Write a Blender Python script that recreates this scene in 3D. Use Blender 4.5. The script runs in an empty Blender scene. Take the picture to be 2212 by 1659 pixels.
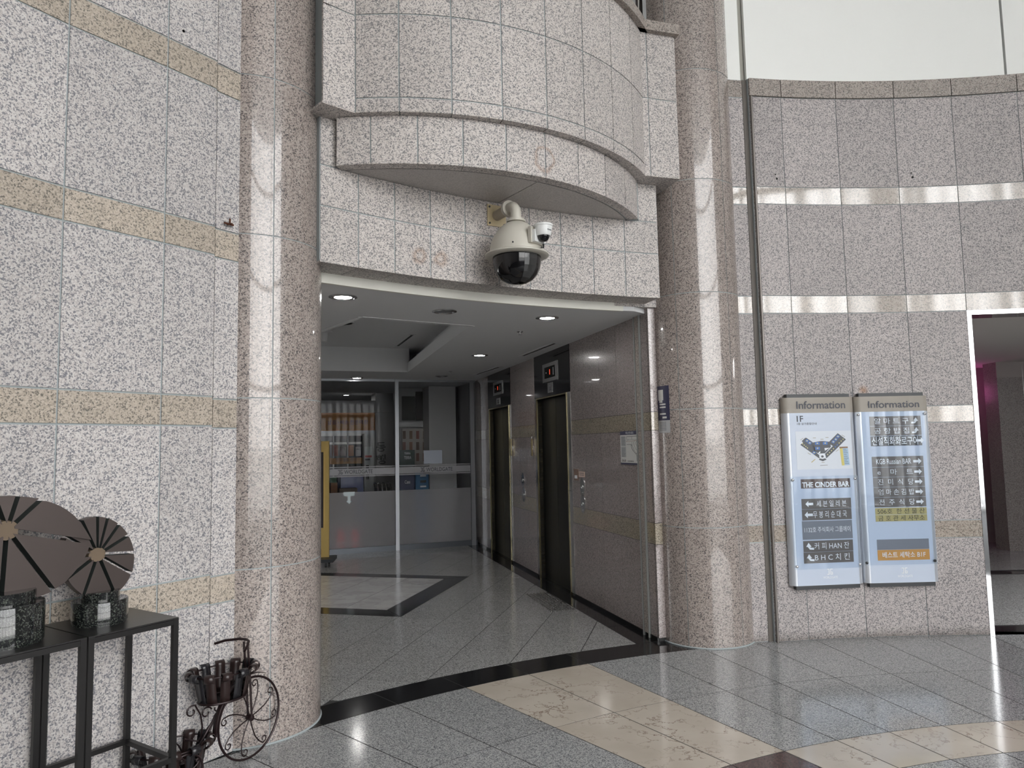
import bpy, bmesh, math, random
from mathutils import Vector, Matrix
random.seed(7)
S = bpy.context.scene
COL = S.collection
# ------------------------------------------------------------------ camera
F, CX, CY, H = 1570.0, 1106.0, 829.5, 1.6
_up = Vector((731.88 - CX, -(-17747.6 - CY), -F)).normalized()      # direction of the vertical vanishing point
_fw = Vector((0, 0, -1)); _fw = (_fw - _up * _fw.dot(_up)).normalized()
_rt = _fw.cross(_up)
M = Matrix((_rt, _fw, _up))
cam = bpy.data.objects.new('camera', bpy.data.cameras.new('camera')); COL.objects.link(cam)
cam.matrix_world = Matrix.Translation((0, 0, H)) @ M.to_4x4()
cam.data.sensor_width = 36; cam.data.lens = F / 2212 * 36; cam.data.clip_start = .05
S.camera = cam
# ------------------------------------------------------------------ world, exposure
S.view_settings.view_transform = 'Standard'; S.view_settings.look = 'None'
S.view_settings.exposure = 1.14; S.view_settings.gamma = 1; S.view_settings.use_curve_mapping = False
SKY = 5.2
w = bpy.data.worlds.new('overcast_sky'); S.world = w; w.use_nodes = True
nt = w.node_tree; nt.nodes.clear()
o = nt.nodes.new('ShaderNodeOutputWorld'); b = nt.nodes.new('ShaderNodeBackground'); b.inputs[1].default_value = SKY
g = nt.nodes.new('ShaderNodeTexCoord'); sp = nt.nodes.new('ShaderNodeSeparateXYZ'); rp = nt.nodes.new('ShaderNodeValToRGB')
mr = nt.nodes.new('ShaderNodeMapRange'); mr.inputs[1].default_value = -1; mr.inputs[2].default_value = 1
nt.links.new(g.outputs['Generated'], sp.inputs[0]); nt.links.new(sp.outputs[2], mr.inputs[0]); nt.links.new(mr.outputs[0], rp.inputs[0])
e = rp.color_ramp.elements
e[0].position = .0; e[0].color = (.42, .42, .41, 1)
e[1].position = 1; e[1].color = (.90, .95, 1.0, 1)
for p_, c_ in ((.498, (.42, .42, .41, 1)), (.502, (1, .985, .965, 1))):
    k = e.new(p_); k.color = c_
nt.links.new(rp.outputs[0], b.inputs[0]); nt.links.new(b.outputs[0], o.inputs[0])

# ------------------------------------------------------------------ measuring helpers (metres; camera at the origin, y forward)
def ray(p):
    return M @ Vector((p[0] - CX, -(p[1] - CY), -F))
def at_z(p, z=0.0):
    d = ray(p); t = (z - H) / d.z
    return Vector((d.x * t, d.y * t, z))
def at_plane(p, a, u):
    """a photo point on the vertical plane through a (xy) along u (xy): returns (s, z)"""
    d = ray(p); n = Vector((-u[1], u[0])); a = Vector(a[:2])
    t = n.dot(a) / n.dot(d.xy); q = d.xy * t
    return (q - a).dot(Vector(u)), H + d.z * t
def hd(deg):                                             # unit vector of a compass heading (0 = forward, clockwise)
    return Vector((math.sin(math.radians(deg)), math.cos(math.radians(deg))))

# ------------------------------------------------------------------ mesh helpers
class MB:
    def __init__(s): s.v = []; s.f = []
    def add(s, vs, fs):
        n = len(s.v); s.v += [tuple(v) for v in vs]; s.f += [tuple(i + n for i in f) for f in fs]; return s
    def prism(s, poly, z0, z1):
        n = len(poly)
        return s.add([(p[0], p[1], z0) for p in poly] + [(p[0], p[1], z1) for p in poly],
              [tuple(range(n))[::-1], tuple(range(n, 2 * n))] + [(i, (i + 1) % n, (i + 1) % n + n, i + n) for i in range(n)])
    def box(s, a, c):
        return s.prism([(a[0], a[1]), (c[0], a[1]), (c[0], c[1]), (a[0], c[1])], a[2], c[2])
    def obox(s, org, ux, uy, uz, x0, x1, y0, y1, z0, z1):   # box along three axes
        P = [org + ux * x + uy * y + uz * z for z in (z0, z1) for (x, y) in ((x0, y0), (x1, y0), (x1, y1), (x0, y1))]
        return s.add(P, [(3, 2, 1, 0), (4, 5, 6, 7), (0, 1, 5, 4), (1, 2, 6, 5), (2, 3, 7, 6), (3, 0, 4, 7)])
    def slab(s, fn, u0, u1, z0, z1, o0, o1, n=1):           # a slab following a plan curve; fn(u) -> point, outward normal
        vs = []
        for i in range(n + 1):
            p, m = fn(u0 + (u1 - u0) * i / n)
            for off in (o0, o1):
                q = p + m * off
                vs += [(q.x, q.y, z0), (q.x, q.y, z1)]
        fs = []
        for i in range(n):
            a = 4 * i; c = a + 4
            fs += [(a, a + 1, c + 1, c), (a + 2, c + 2, c + 3, a + 3), (a + 1, a + 3, c + 3, c + 1), (a, c, c + 2, a + 2)]
        e_ = 4 * n
        fs += [(0, 2, 3, 1), (e_, e_ + 1, e_ + 3, e_ + 2)]
        return s.add(vs, fs)
    def tube(s, pts, r, n=8, closed=False, caps=True):
        pts = [Vector(p) for p in pts]; m = len(pts)
        if m < 2: return s
        up = Vector((0, 0, 1)); base = len(s.v); prev = None
        for i, p in enumerate(pts):
            if closed: t = pts[(i + 1) % m] - pts[i - 1]
            else: t = pts[min(i + 1, m - 1)] - pts[max(i - 1, 0)]
            t.normalize()
            if prev is None:
                a = up if abs(t.dot(up)) < .9 else Vector((1, 0, 0))
                x = t.cross(a).normalized()
            else:
                x = (prev - t * prev.dot(t)).normalized()
            prev = x; y = t.cross(x)
            rr = r[i] if isinstance(r, (list, tuple)) else r
            for k in range(n):
                a = 2 * math.pi * k / n
                s.v.append(tuple(p + (x * math.cos(a) + y * math.sin(a)) * rr))
        for i in range(m if closed else m - 1):
            a = base + i * n; c = base + ((i + 1) % m) * n
            for k in range(n):
                s.f.append((a + k, a + (k + 1) % n, c + (k + 1) % n, c + k))
        if caps and not closed:
            s.f.append(tuple(base + k for k in range(n))[::-1]); s.f.append(tuple(base + (m - 1) * n + k for k in range(n)))
        return s
    def lathe(s, prof, org=(0, 0, 0), n=32, ax=None):       # prof: (radius, height)
        org = Vector(org)
        az = Vector(ax).normalized() if ax else Vector((0, 0, 1))
        a_ = Vector((1, 0, 0)) if abs(az.x) < .9 else Vector((0, 1, 0))
        x = az.cross(a_).normalized(); y = az.cross(x)
        base = len(s.v)
        for r, h in prof:
            for k in range(n):
                a = 2 * math.pi * k / n
                s.v.append(tuple(org + az * h + (x * math.cos(a) + y * math.sin(a)) * max(r, 1e-5)))
        for i in range(len(prof) - 1):
            for k in range(n):
                s.f.append((base + i * n + k, base + i * n + (k + 1) % n, base + (i + 1) * n + (k + 1) % n, base + (i + 1) * n + k))
        s.f.append(tuple(base + k for k in range(n))[::-1]); s.f.append(tuple(base + (len(prof) - 1) * n + k for k in range(n)))
        return s
    def mesh(s, name, mat, smooth=False):
        me = bpy.data.meshes.new(name); me.from_pydata(s.v, [], s.f)
        bm = bmesh.new(); bm.from_mesh(me)
        bmesh.ops.recalc_face_normals(bm, faces=bm.faces); bm.to_mesh(me); bm.free()
        if smooth:
            for p in me.polygons: p.use_smooth = True
            me.set_sharp_from_angle(angle=math.radians(40))
        me.materials.append(mat); return me
    def build(s, name, mat, parent=None, smooth=False, **kw):
        o = bpy.data.objects.new(name, s.mesh(name, mat, smooth)); COL.objects.link(o)
        if parent: o.parent = parent
        for k, v in kw.items(): o[k] = v
        return o
def thing(name, label, cat, mat=None, group=None):
    o = bpy.data.objects.new(name, None); COL.objects.link(o); o.empty_display_size = .1
    if mat is not None: o.matrix_world = mat
    o['label'] = label; o['category'] = cat
    if group: o['group'] = group
    return o
def struct(o, label=None):
    o['kind'] = 'structure'
    if label: o['label'] = label
    return o
def frame(org, u, n):                                      # local axes: x along u, y up, z outward along n
    u = Vector((u[0], u[1], 0)).normalized(); n = Vector((n[0], n[1], 0)).normalized()
    return Matrix(((u.x, 0, n.x, org[0]), (u.y, 0, n.y, org[1]), (0, 1, 0, org[2]), (0, 0, 0, 1)))
_txt = {}
def text(s, box, mat, parent, name='lettering', z=.001, depth=.0012, bold=0.0):
    """raised lettering filling the rectangle box=(x0,y0,x1,y1) of the parent's front"""
    key = (s, bold)
    if key not in _txt:
        c = bpy.data.curves.new('lettering', 'FONT'); c.body = s; c.size = 1; c.resolution_u = 3; c.offset = bold
        t = bpy.data.objects.new('lettering', c); COL.objects.link(t)
        me = bpy.data.meshes.new_from_object(t)
        _txt[key] = [tuple(v.co) for v in me.vertices], [tuple(p.vertices) for p in me.polygons]
        bpy.data.objects.remove(t); bpy.data.curves.remove(c); bpy.data.meshes.remove(me)
    vs, fs = _txt[key]
    if not vs: return None
    x0 = min(v[0] for v in vs); x1 = max(v[0] for v in vs); y0 = min(v[1] for v in vs); y1 = max(v[1] for v in vs)
    ax = (box[2] - box[0]) / (x1 - x0); ay = (box[3] - box[1]) / (y1 - y0)
    V = [(box[0] + (v[0] - x0) * ax, box[1] + (v[1] - y0) * ay, z + depth) for v in vs]
    me = bpy.data.meshes.new(name); me.from_pydata(V, [], fs); me.materials.append(mat)
    o = bpy.data.objects.new(name, me); COL.objects.link(o); o.parent = parent
    return o

# ------------------------------------------------------------------ materials
def mat(name, col=(.5, .5, .5), rough=.5, metal=0, spec=.5, emit=None, es=0, coat=0):
    m = bpy.data.materials.new(name); m.use_nodes = True
    p = m.node_tree.nodes['Principled BSDF']
    p.inputs['Base Color'].default_value = (*col, 1); p.inputs['Roughness'].default_value = rough
    p.inputs['Metallic'].default_value = metal; p.inputs['Specular IOR Level'].default_value = spec
    p.inputs['Coat Weight'].default_value = coat
    if emit: p.inputs['Emission Color'].default_value = (*emit, 1); p.inputs['Emission Strength'].default_value = es
    return m
def N(nt, t, **kw):
    n = nt.nodes.new(t)
    for k, v in kw.items(): setattr(n, k, v)
    return n
def granite(name, dark, mid, light, scale=88, rough=.6, spec=.4, fd=.30, fm=.58, var=.10, stains=(), dirt=None, coat=0, bump=0):
    m = bpy.data.materials.new(name); m.use_nodes = True; nt = m.node_tree; L = nt.links.new
    p = nt.nodes['Principled BSDF']; p.inputs['Roughness'].default_value = rough; p.inputs['Specular IOR Level'].default_value = spec
    p.inputs['Coat Weight'].default_value = coat; p.inputs['Coat Roughness'].default_value = .03
    tc = N(nt, 'ShaderNodeTexCoord'); oi = N(nt, 'ShaderNodeObjectInfo')
    sh = N(nt, 'ShaderNodeVectorMath', operation='MULTIPLY_ADD'); sh.inputs[1].default_value = (1, 1, 1)
    rv = N(nt, 'ShaderNodeMath', operation='MULTIPLY'); rv.inputs[1].default_value = 37
    L(oi.outputs['Random'], rv.inputs[0]); L(tc.outputs['Object'], sh.inputs[0]); L(rv.outputs[0], sh.inputs[2])
    nz = N(nt, 'ShaderNodeTexNoise'); nz.inputs['Scale'].default_value = scale * 1.3; nz.inputs['Detail'].default_value = 1
    L(sh.outputs[0], nz.inputs['Vector'])
    mx = N(nt, 'ShaderNodeVectorMath', operation='MULTIPLY_ADD'); k = .9 / scale; mx.inputs[1].default_value = (k, k, k)
    L(nz.outputs['Color'], mx.inputs[0]); L(sh.outputs[0], mx.inputs[2])
    vo = N(nt, 'ShaderNodeTexVoronoi'); vo.inputs['Scale'].default_value = scale; L(mx.outputs[0], vo.inputs['Vector'])
    v2 = N(nt, 'ShaderNodeTexVoronoi'); v2.inputs['Scale'].default_value = scale * 2.1; L(mx.outputs[0], v2.inputs['Vector'])
    s1 = N(nt, 'ShaderNodeSeparateColor'); s2 = N(nt, 'ShaderNodeSeparateColor')
    L(vo.outputs['Color'], s1.inputs[0]); L(v2.outputs['Color'], s2.inputs[0])
    cmb = N(nt, 'ShaderNodeMix'); cmb.inputs[0].default_value = .33; L(s1.outputs[0], cmb.inputs[2]); L(s2.outputs[1], cmb.inputs[3])
    rp = N(nt, 'ShaderNodeValToRGB'); e = rp.color_ramp.elements
    e[0].position = fd - .05; e[0].color = (*dark, 1); e[1].position = fm + .10; e[1].color = (*light, 1)
    a = e.new(fd + .05); a.color = (*mid, 1); a = e.new(fm); a.color = (*mid, 1)
    L(cmb.outputs[0], rp.inputs[0])
    cl = N(nt, 'ShaderNodeTexNoise'); cl.inputs['Scale'].default_value = 2.5; cl.inputs['Detail'].default_value = 3; L(sh.outputs[0], cl.inputs['Vector'])
    ad = N(nt, 'ShaderNodeMath', operation='ADD'); L(cl.outputs['Fac'], ad.inputs[0]); L(oi.outputs['Random'], ad.inputs[1])
    mr = N(nt, 'ShaderNodeMapRange'); mr.inputs[1].default_value = .3; mr.inputs[2].default_value = 1.7; mr.inputs[3].default_value = 1 - var; mr.inputs[4].default_value = 1 + var
    L(ad.outputs[0], mr.inputs[0])
    mu = N(nt, 'ShaderNodeVectorMath', operation='SCALE'); L(rp.outputs[0], mu.inputs[0]); L(mr.outputs[0], mu.inputs['Scale'])
    out = mu.outputs[0]
    for (c, r0, wd, colr, amt) in stains:                 # rust rings left by old fixings
        ge = N(nt, 'ShaderNodeTexCoord')
        wn = N(nt, 'ShaderNodeTexNoise'); wn.inputs['Scale'].default_value = 11; wn.inputs['Detail'].default_value = 4; L(ge.outputs['Object'], wn.inputs['Vector'])
        ds = N(nt, 'ShaderNodeVectorMath', operation='DISTANCE'); L(ge.outputs['Object'], ds.inputs[0]); ds.inputs[1].default_value = c
        a1 = N(nt, 'ShaderNodeMath', operation='MULTIPLY_ADD'); a1.inputs[1].default_value = .07; L(wn.outputs['Fac'], a1.inputs[0]); L(ds.outputs['Value'], a1.inputs[2])
        a2 = N(nt, 'ShaderNodeMath', operation='SUBTRACT'); a2.inputs[1].default_value = r0 + .035; L(a1.outputs[0], a2.inputs[0])
        a3 = N(nt, 'ShaderNodeMath', operation='ABSOLUTE'); L(a2.outputs[0], a3.inputs[0])
        a4 = N(nt, 'ShaderNodeMapRange'); a4.inputs[1].default_value = 0; a4.inputs[2].default_value = wd; a4.inputs[3].default_value = amt; a4.inputs[4].default_value = 0
        L(a3.outputs[0], a4.inputs[0])
        mm = N(nt, 'ShaderNodeMix', data_type='RGBA', blend_type='MULTIPLY'); L(a4.outputs[0], mm.inputs[0]); L(out, mm.inputs[6]); mm.inputs[7].default_value = (*colr, 1)
        out = mm.outputs[2]
    if dirt:
        ge = N(nt, 'ShaderNodeTexCoord'); sx = N(nt, 'ShaderNodeSeparateXYZ'); L(ge.outputs['Object'], sx.inputs[0])
        wn = N(nt, 'ShaderNodeTexNoise'); wn.inputs['Scale'].default_value = 14; wn.inputs['Detail'].default_value = 5; L(ge.outputs['Object'], wn.inputs['Vector'])
        a1 = N(nt, 'ShaderNodeMath', operation='MULTIPLY_ADD'); a1.inputs[1].default_value = .06; L(wn.outputs['Fac'], a1.inputs[0]); L(sx.outputs[2], a1.inputs[2])
        a4 = N(nt, 'ShaderNodeMapRange'); a4.inputs[1].default_value = .03; a4.inputs[2].default_value = dirt; a4.inputs[3].default_value = .75; a4.inputs[4].default_value = 0
        L(a1.outputs[0], a4.inputs[0])
        mm = N(nt, 'ShaderNodeMix', data_type='RGBA', blend_type='MULTIPLY'); L(a4.outputs[0], mm.inputs[0]); L(out, mm.inputs[6]); mm.inputs[7].default_value = (.36, .34, .31, 1)
        out = mm.outputs[2]
    L(out, p.inputs['Base Color'])
    return m
def marble(name):
    m = bpy.data.materials.new(name); m.use_nodes = True; nt = m.node_tree; L = nt.links.new
    p = nt.nodes['Principled BSDF']; p.inputs['Roughness'].default_value = .12
    tc = N(nt, 'ShaderNodeTexCoord'); oi = N(nt, 'ShaderNodeObjectInfo')
    sh = N(nt, 'ShaderNodeVectorMath', operation='MULTIPLY_ADD'); sh.inputs[1].default_value = (1, 1, 1)
    rv = N(nt, 'ShaderNodeMath', operation='MULTIPLY'); rv.inputs[1].default_value = 19
    L(oi.outputs['Random'], rv.inputs[0]); L(tc.outputs['Object'], sh.inputs[0]); L(rv.outputs[0], sh.inputs[2])
    a = N(nt, 'ShaderNodeTexNoise'); a.inputs['Scale'].default_value = 5; a.inputs['Detail'].default_value = 6; a.inputs['Roughness'].default_value = .62; L(sh.outputs[0], a.inputs['Vector'])
    ab = N(nt, 'ShaderNodeMath', operation='SUBTRACT'); ab.inputs[1].default_value = .5; L(a.outputs['Fac'], ab.inputs[0])
    ac = N(nt, 'ShaderNodeMath', operation='ABSOLUTE'); L(ab.outputs[0], ac.inputs[0])
    r1 = N(nt, 'ShaderNodeMapRange'); r1.inputs[1].default_value = 0; r1.inputs[2].default_value = .013; r1.inputs[3].default_value = 1; r1.inputs[4].default_value = 0; L(ac.outputs[0], r1.inputs[0])
    c = N(nt, 'ShaderNodeTexNoise'); c.inputs['Scale'].default_value = 3; c.inputs['Detail'].default_value = 3; L(sh.outputs[0], c.inputs['Vector'])
    r2 = N(nt, 'ShaderNodeMapRange'); r2.inputs[1].default_value = .38; r2.inputs[2].default_value = .62; r2.inputs[3].default_value = 0; r2.inputs[4].default_value = .9; L(c.outputs['Fac'], r2.inputs[0])
    mu = N(nt, 'ShaderNodeMath', operation='MULTIPLY'); L(r1.outputs[0], mu.inputs[0]); L(r2.outputs[0], mu.inputs[1])
    rp = N(nt, 'ShaderNodeValToRGB'); e = rp.color_ramp.elements
    e[0].color = (.53, .465, .39, 1); e[1].color = (.63, .57, .49, 1); e[0].position = .3; e[1].position = .7; L(c.outputs['Fac'], rp.inputs[0])
    mm = N(nt, 'ShaderNodeMix', data_type='RGBA'); L(mu.outputs[0], mm.inputs[0]); L(rp.outputs[0], mm.inputs[6]); mm.inputs[7].default_value = (.17, .09, .06, 1)
    L(mm.outputs[2], p.inputs['Base Color']); return m
def see_through(name, clear, film=(.5, .5, .5), gloss=True, film_amt=0.0, ior=1.4, blur=0.0):
    m = bpy.data.materials.new(name); m.use_nodes = True; nt = m.node_tree; nt.nodes.clear(); L = nt.links.new
    o = N(nt, 'ShaderNodeOutputMaterial'); t = N(nt, 'ShaderNodeBsdfTransparent'); t.inputs[0].default_value = (*clear, 1)
    out = t.outputs[0]
    if blur:
        rf_ = N(nt, 'ShaderNodeBsdfRefraction'); rf_.inputs['Color'].default_value = (*clear, 1); rf_.inputs['Roughness'].default_value = blur; rf_.inputs['IOR'].default_value = 1.3
        b_ = N(nt, 'ShaderNodeMixShader'); b_.inputs[0].default_value = .90; L(out, b_.inputs[1]); L(rf_.outputs[0], b_.inputs[2]); out = b_.outputs[0]
    if film_amt:
        d = N(nt, 'ShaderNodeBsdfDiffuse'); d.inputs[0].default_value = (*film, 1)
        tr = N(nt, 'ShaderNodeBsdfTranslucent'); tr.inputs[0].default_value = (*film, 1)
        a = N(nt, 'ShaderNodeMixShader'); a.inputs[0].default_value = .35; L(d.outputs[0], a.inputs[1]); L(tr.outputs[0], a.inputs[2])
        b_ = N(nt, 'ShaderNodeMixShader'); b_.inputs[0].default_value = film_amt; L(out, b_.inputs[1]); L(a.outputs[0], b_.inputs[2]); out = b_.outputs[0]
    if gloss:
        gl = N(nt, 'ShaderNodeBsdfGlossy'); gl.inputs['Roughness'].default_value = .01
        fr = N(nt, 'ShaderNodeFresnel'); fr.inputs[0].default_value = ior
        b_ = N(nt, 'ShaderNodeMixShader'); L(fr.outputs[0], b_.inputs[0]); L(out, b_.inputs[1]); L(gl.outputs[0], b_.inputs[2]); out = b_.outputs[0]
    L(out, o.inputs[0]); return m

stn = at_z
RUST = (.62, .42, .30)
def stain_pt(p, cc, r):                                   # where a photographed stain sits on a round wall
    d = ray(p).xy; l = d.length; d = d / l; b_ = d.dot(cc); q = b_ + math.sqrt(b_ * b_ - cc.dot(cc) + r * r)
    return (d.x * q, d.y * q, H + ray(p).z / l * q)
def stain_near(p, cc, r):
    d = ray(p).xy; l = d.length; d = d / l; b_ = d.dot(cc); q = b_ - math.sqrt(b_ * b_ - cc.dot(cc) + r * r)
    return (d.x * q, d.y * q, H + ray(p).z / l * q)
CF, RF = Vector((3.014, -.198)), 6.2
CR, RR = Vector((3.26, -1.304)), 7.338
CD, RD_ = Vector((-.79, 6.335)), 1.945
CU, RU = Vector((-.785, 6.39)), 2.05
G_left = granite('granite_honed_pink_grey', (.20, .20, .22), (.53, .49, .475), (.645, .62, .60), 150, .55, fd=.36)
G_fasc = granite('granite_honed_cream_grey', (.19, .185, .19), (.54, .49, .46), (.64, .60, .57), 150, .5, fd=.36, stains=[
    (stain_pt((905, 553), CF, RF), .035, .03, RUST, .6), (stain_pt((950, 560), CF, RF), .035, .03, RUST, .6)])
G_drum = granite('granite_honed_drum', (.19, .185, .19), (.54, .49, .46), (.64, .60, .57), 150, .5, fd=.36)
G_ring = granite('granite_honed_ring', (.19, .185, .19), (.54, .49, .46), (.64, .60, .57), 150, .5, fd=.36, stains=[
    (stain_near((1176, 346), CD, RD_), .075, .018, RUST, .6)])
G_right = granite('granite_honed_rose', (.16, .155, .16), (.44, .395, .385), (.53, .49, .48), 150, .5, fd=.36, dirt=.11, stains=[
    (stain_pt((1866, 843), CR, RR), .0, .055, (.75, .38, .12), .8)])
G_band = granite('granite_polished_tan', (.15, .135, .12), (.385, .325, .275), (.47, .415, .36), 140, .07, spec=.5, coat=1)
G_bandL = granite('granite_tan', (.17, .155, .135), (.46, .395, .325), (.56, .495, .42), 140, .3, spec=.4)
G_cap = granite('granite_brown_cap', (.10, .095, .09), (.31, .265, .235), (.41, .365, .33), 140, .35)
G_col = granite('granite_polished_brown_pink', (.075, .068, .07), (.345, .29, .262), (.47, .41, .375), 140, .3, spec=.5, coat=.9)
G_elev = granite('granite_polished_mauve', (.14, .12, .12), (.33, .28, .27), (.41, .36, .345), 160, .22, spec=.5, coat=.8, var=.06)
G_elevband = granite('granite_polished_olive', (.15, .13, .10), (.35, .30, .235), (.44, .39, .31), 160, .1, spec=.5, coat=1)
G_floor = granite('granite_floor_grey', (.13, .135, .145), (.36, .365, .37), (.52, .52, .515), 210, .13, spec=.5, fd=.36, fm=.55, var=.06)
G_lobby = granite('granite_floor_warm_grey', (.13, .13, .135), (.355, .35, .345), (.51, .505, .495), 210, .13, spec=.5, fd=.36, fm=.55, var=.05)
M_cream = marble('marble_cream')
M_white = granite('marble_white_inset', (.50, .49, .48), (.55, .54, .53), (.60, .59, .58), 6, .14, spec=.5, var=.05)
M_black = granite('granite_black', (.010, .010, .011), (.014, .014, .015), (.02, .02, .022), 140, .11, spec=.5, var=.1)
M_brown = granite('granite_red_brown', (.05, .028, .03), (.085, .05, .05), (.11, .068, .066), 160, .14, spec=.5)
M_grout = mat('joint_sealant_blue_grey', (.36, .40, .41), .6)
M_groutd = mat('joint_dark', (.03, .03, .03), .8)
M_steel2 = mat('brushed_dull_steel', (.30, .31, .33), .38, .9)
M_soff = granite('granite_soffit', (.19, .185, .19), (.54, .49, .46), (.64, .60, .57), 150, .5, fd=.36)
M_soff2 = granite('granite_soffit_fine', (.36, .345, .335), (.50, .47, .45), (.56, .53, .51), 190, .5)
M_paint = mat('painted_plaster_white', (.90, .91, .88), .6)
M_ceil = mat('painted_ceiling', (.80, .81, .82), .7)
M_trim = mat('cream_enamel_trim', (.86, .85, .78), .45)
M_steel = mat('stainless_steel', (.62, .62, .62), .22, 1)
M_chrome = mat('polished_chrome', (.85, .86, .88), .06, 1)
M_brass = mat('polished_brass', (.66, .58, .36), .15, 1)
M_doorblk = mat('lift_door_black', (.006, .006, .006), .4, 0, .2)
M_dark = mat('black_glass', (.004, .004, .004), .25, 0, .12)
M_hdr = mat('black_header_stone', (.015, .015, .017), .1)
M_alu = mat('satin_aluminium', (.62, .65, .70), .35, .5)
M_aluface = mat('silver_enamel_face', (.55, .62, .74), .35)
M_taupe = mat('taupe_enamel', (.33, .30, .26), .45)
M_ink = mat('dark_slate_ink', (.06, .065, .085), .5)
M_whiteink = mat('white_ink', (.85, .87, .90), .5)
M_blackplastic = mat('black_plastic', (.025, .028, .032), .4)
M_acryl = see_through('clear_acrylic', (.93, .95, .97), ior=1.27)
M_glass = see_through('clear_glass', (.95, .955, .96), ior=1.12)
M_frost = see_through('frosted_film', (.97, .97, .98), (.97, .96, .99), False, .25, blur=.275)
M_film = see_through('whitish_film_band', (.8, .8, .82), (.75, .75, .78), False, .82)
M_iron = mat('black_iron', (.022, .021, .021), .38, .4)
M_irontop = mat('black_iron_top', (.035, .034, .034), .3, .4)
M_bronze = mat('brown_bronze', (.085, .068, .063), .42, .55)
M_verd = mat('rough_verdigris', (.035, .045, .042), .85)
M_hub = mat('raw_ochre_metal', (.17, .125, .085), .8)
M_ped = granite('granite_black_speckled', (.007, .008, .009), (.01, .011, .012), (.10, .115, .095), 220, .08, fd=.1, fm=.68, coat=.5)
M_wire = mat('dark_maroon_iron', (.022, .011, .012), .35, .4)
M_strap = mat('brown_lacquered_strip', (.028, .016, .015), .28)
M_strap2 = mat('black_lacquered_strip', (.018, .017, .02), .25)
M_gold = mat('gold_anodised', (.75, .55, .20), .32, .75)

# ================================================================== THE ROTUNDA FLOOR
C0 = Vector((3.415, .127)); CC = Vector((3.15, -.35))
RAD = lambda k: -46.97 + 4.62 * k                          # radial joints
def ringpt(deg, r, c=CC):                                  # where the radial joint meets the circle r about CC
    d = hd(deg); a = C0 - c; b_ = d.dot(a); q = -b_ + math.sqrt(b_ * b_ - a.dot(a) + r * r)
    return C0 + d * q
def shrink(poly, g):
    """offset a convex polygon inwards by g"""
    n = len(poly); out = []
    P = [Vector(p) for p in poly]
    area = sum(P[i].x * P[(i + 1) % n].y - P[(i + 1) % n].x * P[i].y for i in range(n))
    if area < 0: P.reverse()
    L = []
    for i in range(n):
        d = (P[(i + 1) % n] - P[i])
        if d.length < 1e-4: continue
        d.normalize(); nn = Vector((-d.y, d.x)); L.append((P[i] + nn * g, d))
    for i in range(len(L)):
        p, d = L[i - 1]; q, e_ = L[i]
        cr = d.x * e_.y - d.y * e_.x
        if abs(cr) < 1e-3: out.append(q); continue
        t = ((q - p).x * e_.y - (q - p).y * e_.x) / cr
        out.append(p + d * t)
    return out
def clip(poly, p, n):
    """keep the side of the line through p that n points to"""
    out = []
    for i in range(len(poly)):
        a, c = Vector(poly[i - 1]), Vector(poly[i]); da, dc = (a - p).dot(n), (c - p).dot(n)
        if (da >= 0) != (dc >= 0): out.append(a + (c - a) * (da / (da - dc)))
        if dc >= 0: out.append(c)
    return out
def area(poly):
    return abs(sum(poly[i - 1][0] * poly[i][1] - poly[i][0] * poly[i - 1][1] for i in range(len(poly)))) / 2
floor = struct(MB().prism([(-9, -9), (13, -9), (13, 22), (-9, 22)], -.10, -.0012).build('floor', M_groutd))
def tile(poly, m, name='floor_tile', g=.0036):
    if area(poly) < .004: return
    q = shrink(poly, g)
    if len(q) < 3: return
    MB().prism(q, -.010, 0).build(name, m, floor)
R_IN, R_BLK, R_MID, R_A2, R_A3 = 6.385, 6.685, 5.485, 4.61, 4.235
def cell(k, r0, r1, m, j0=None, j1=None):
    a, c = RAD(k), RAD(k + 1); h = (a + c) / 2
    tile([ringpt(a, r0), ringpt(h, r0), ringpt(c, r0), ringpt(c, r1), ringpt(h, r1), ringpt(a, r1)], m)
for k in range(-5, 16):
    cream = 2 <= k < 4
    r_out = R_IN
    if k >= 6: r_out = 6.52
    cell(k, R_MID, r_out, M_cream if cream else G_floor)
    cell(k, R_A2, R_MID, M_cream if cream else G_floor)
    if cream: cell(k, R_A3, R_A2, M_brown)
    else: cell(k, R_A3, R_A2, M_cream)
    cell(k, 3.35, R_A3, G_floor)
    if -2 <= k < 8: cell(k, R_IN, R_BLK, M_black) if k < 6 else None
for k in range(-5, 16, 2):
    for r0, r1 in ((1.0, 2.2), (2.2, 3.35)):
        a, c = RAD(k), RAD(k + 2)
        tile([ringpt(a, r0), ringpt(c, r0), ringpt(c, r1), ringpt(a, r1)], G_floor)
# ------------------------------------------------------------------ lift lobby floor
E0, ED = Vector((1.15, 6.0)), Vector((-.276, .961)).normalized()   # foot of the lift wall and its direction
EN = Vector((-ED.y, ED.x))                                          # out of the wall into the lobby (to the left)
BORD = .2
GA, GC = Vector((-2.831, 11.202)), Vector((-.62, 12.03))
GU = (GC - GA).normalized(); GN = Vector((GU.y, -GU.x))             # glass wall: direction, and normal towards the lobby
dA = hd(14.1); dB = Vector((dA.y, -dA.x))                           # tile grid of the lobby
LW0 = Vector((-1.75, 4.78)); LWD = hd(-50)
def lobby_clip(poly):
    c = sum((Vector(p) for p in poly), Vector((0, 0))) / len(poly)
    d = (c - CC).normalized()
    poly = clip(poly, CC + d * R_BLK, d)
    if len(poly) > 2: poly = clip(poly, E0 + EN * BORD, EN)
    if len(poly) > 2: poly = clip(poly, GA, GN)
    if len(poly) > 2: poly = clip(poly, LW0 + Vector((.743, .669)) * .12, Vector((.766, .643)))
    return poly
IN_O = [(-1.10, 7.06), (-.575, 9.14)]                                # outer right corners of the black frame in the floor
iu = dA; iv = -dB
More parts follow.
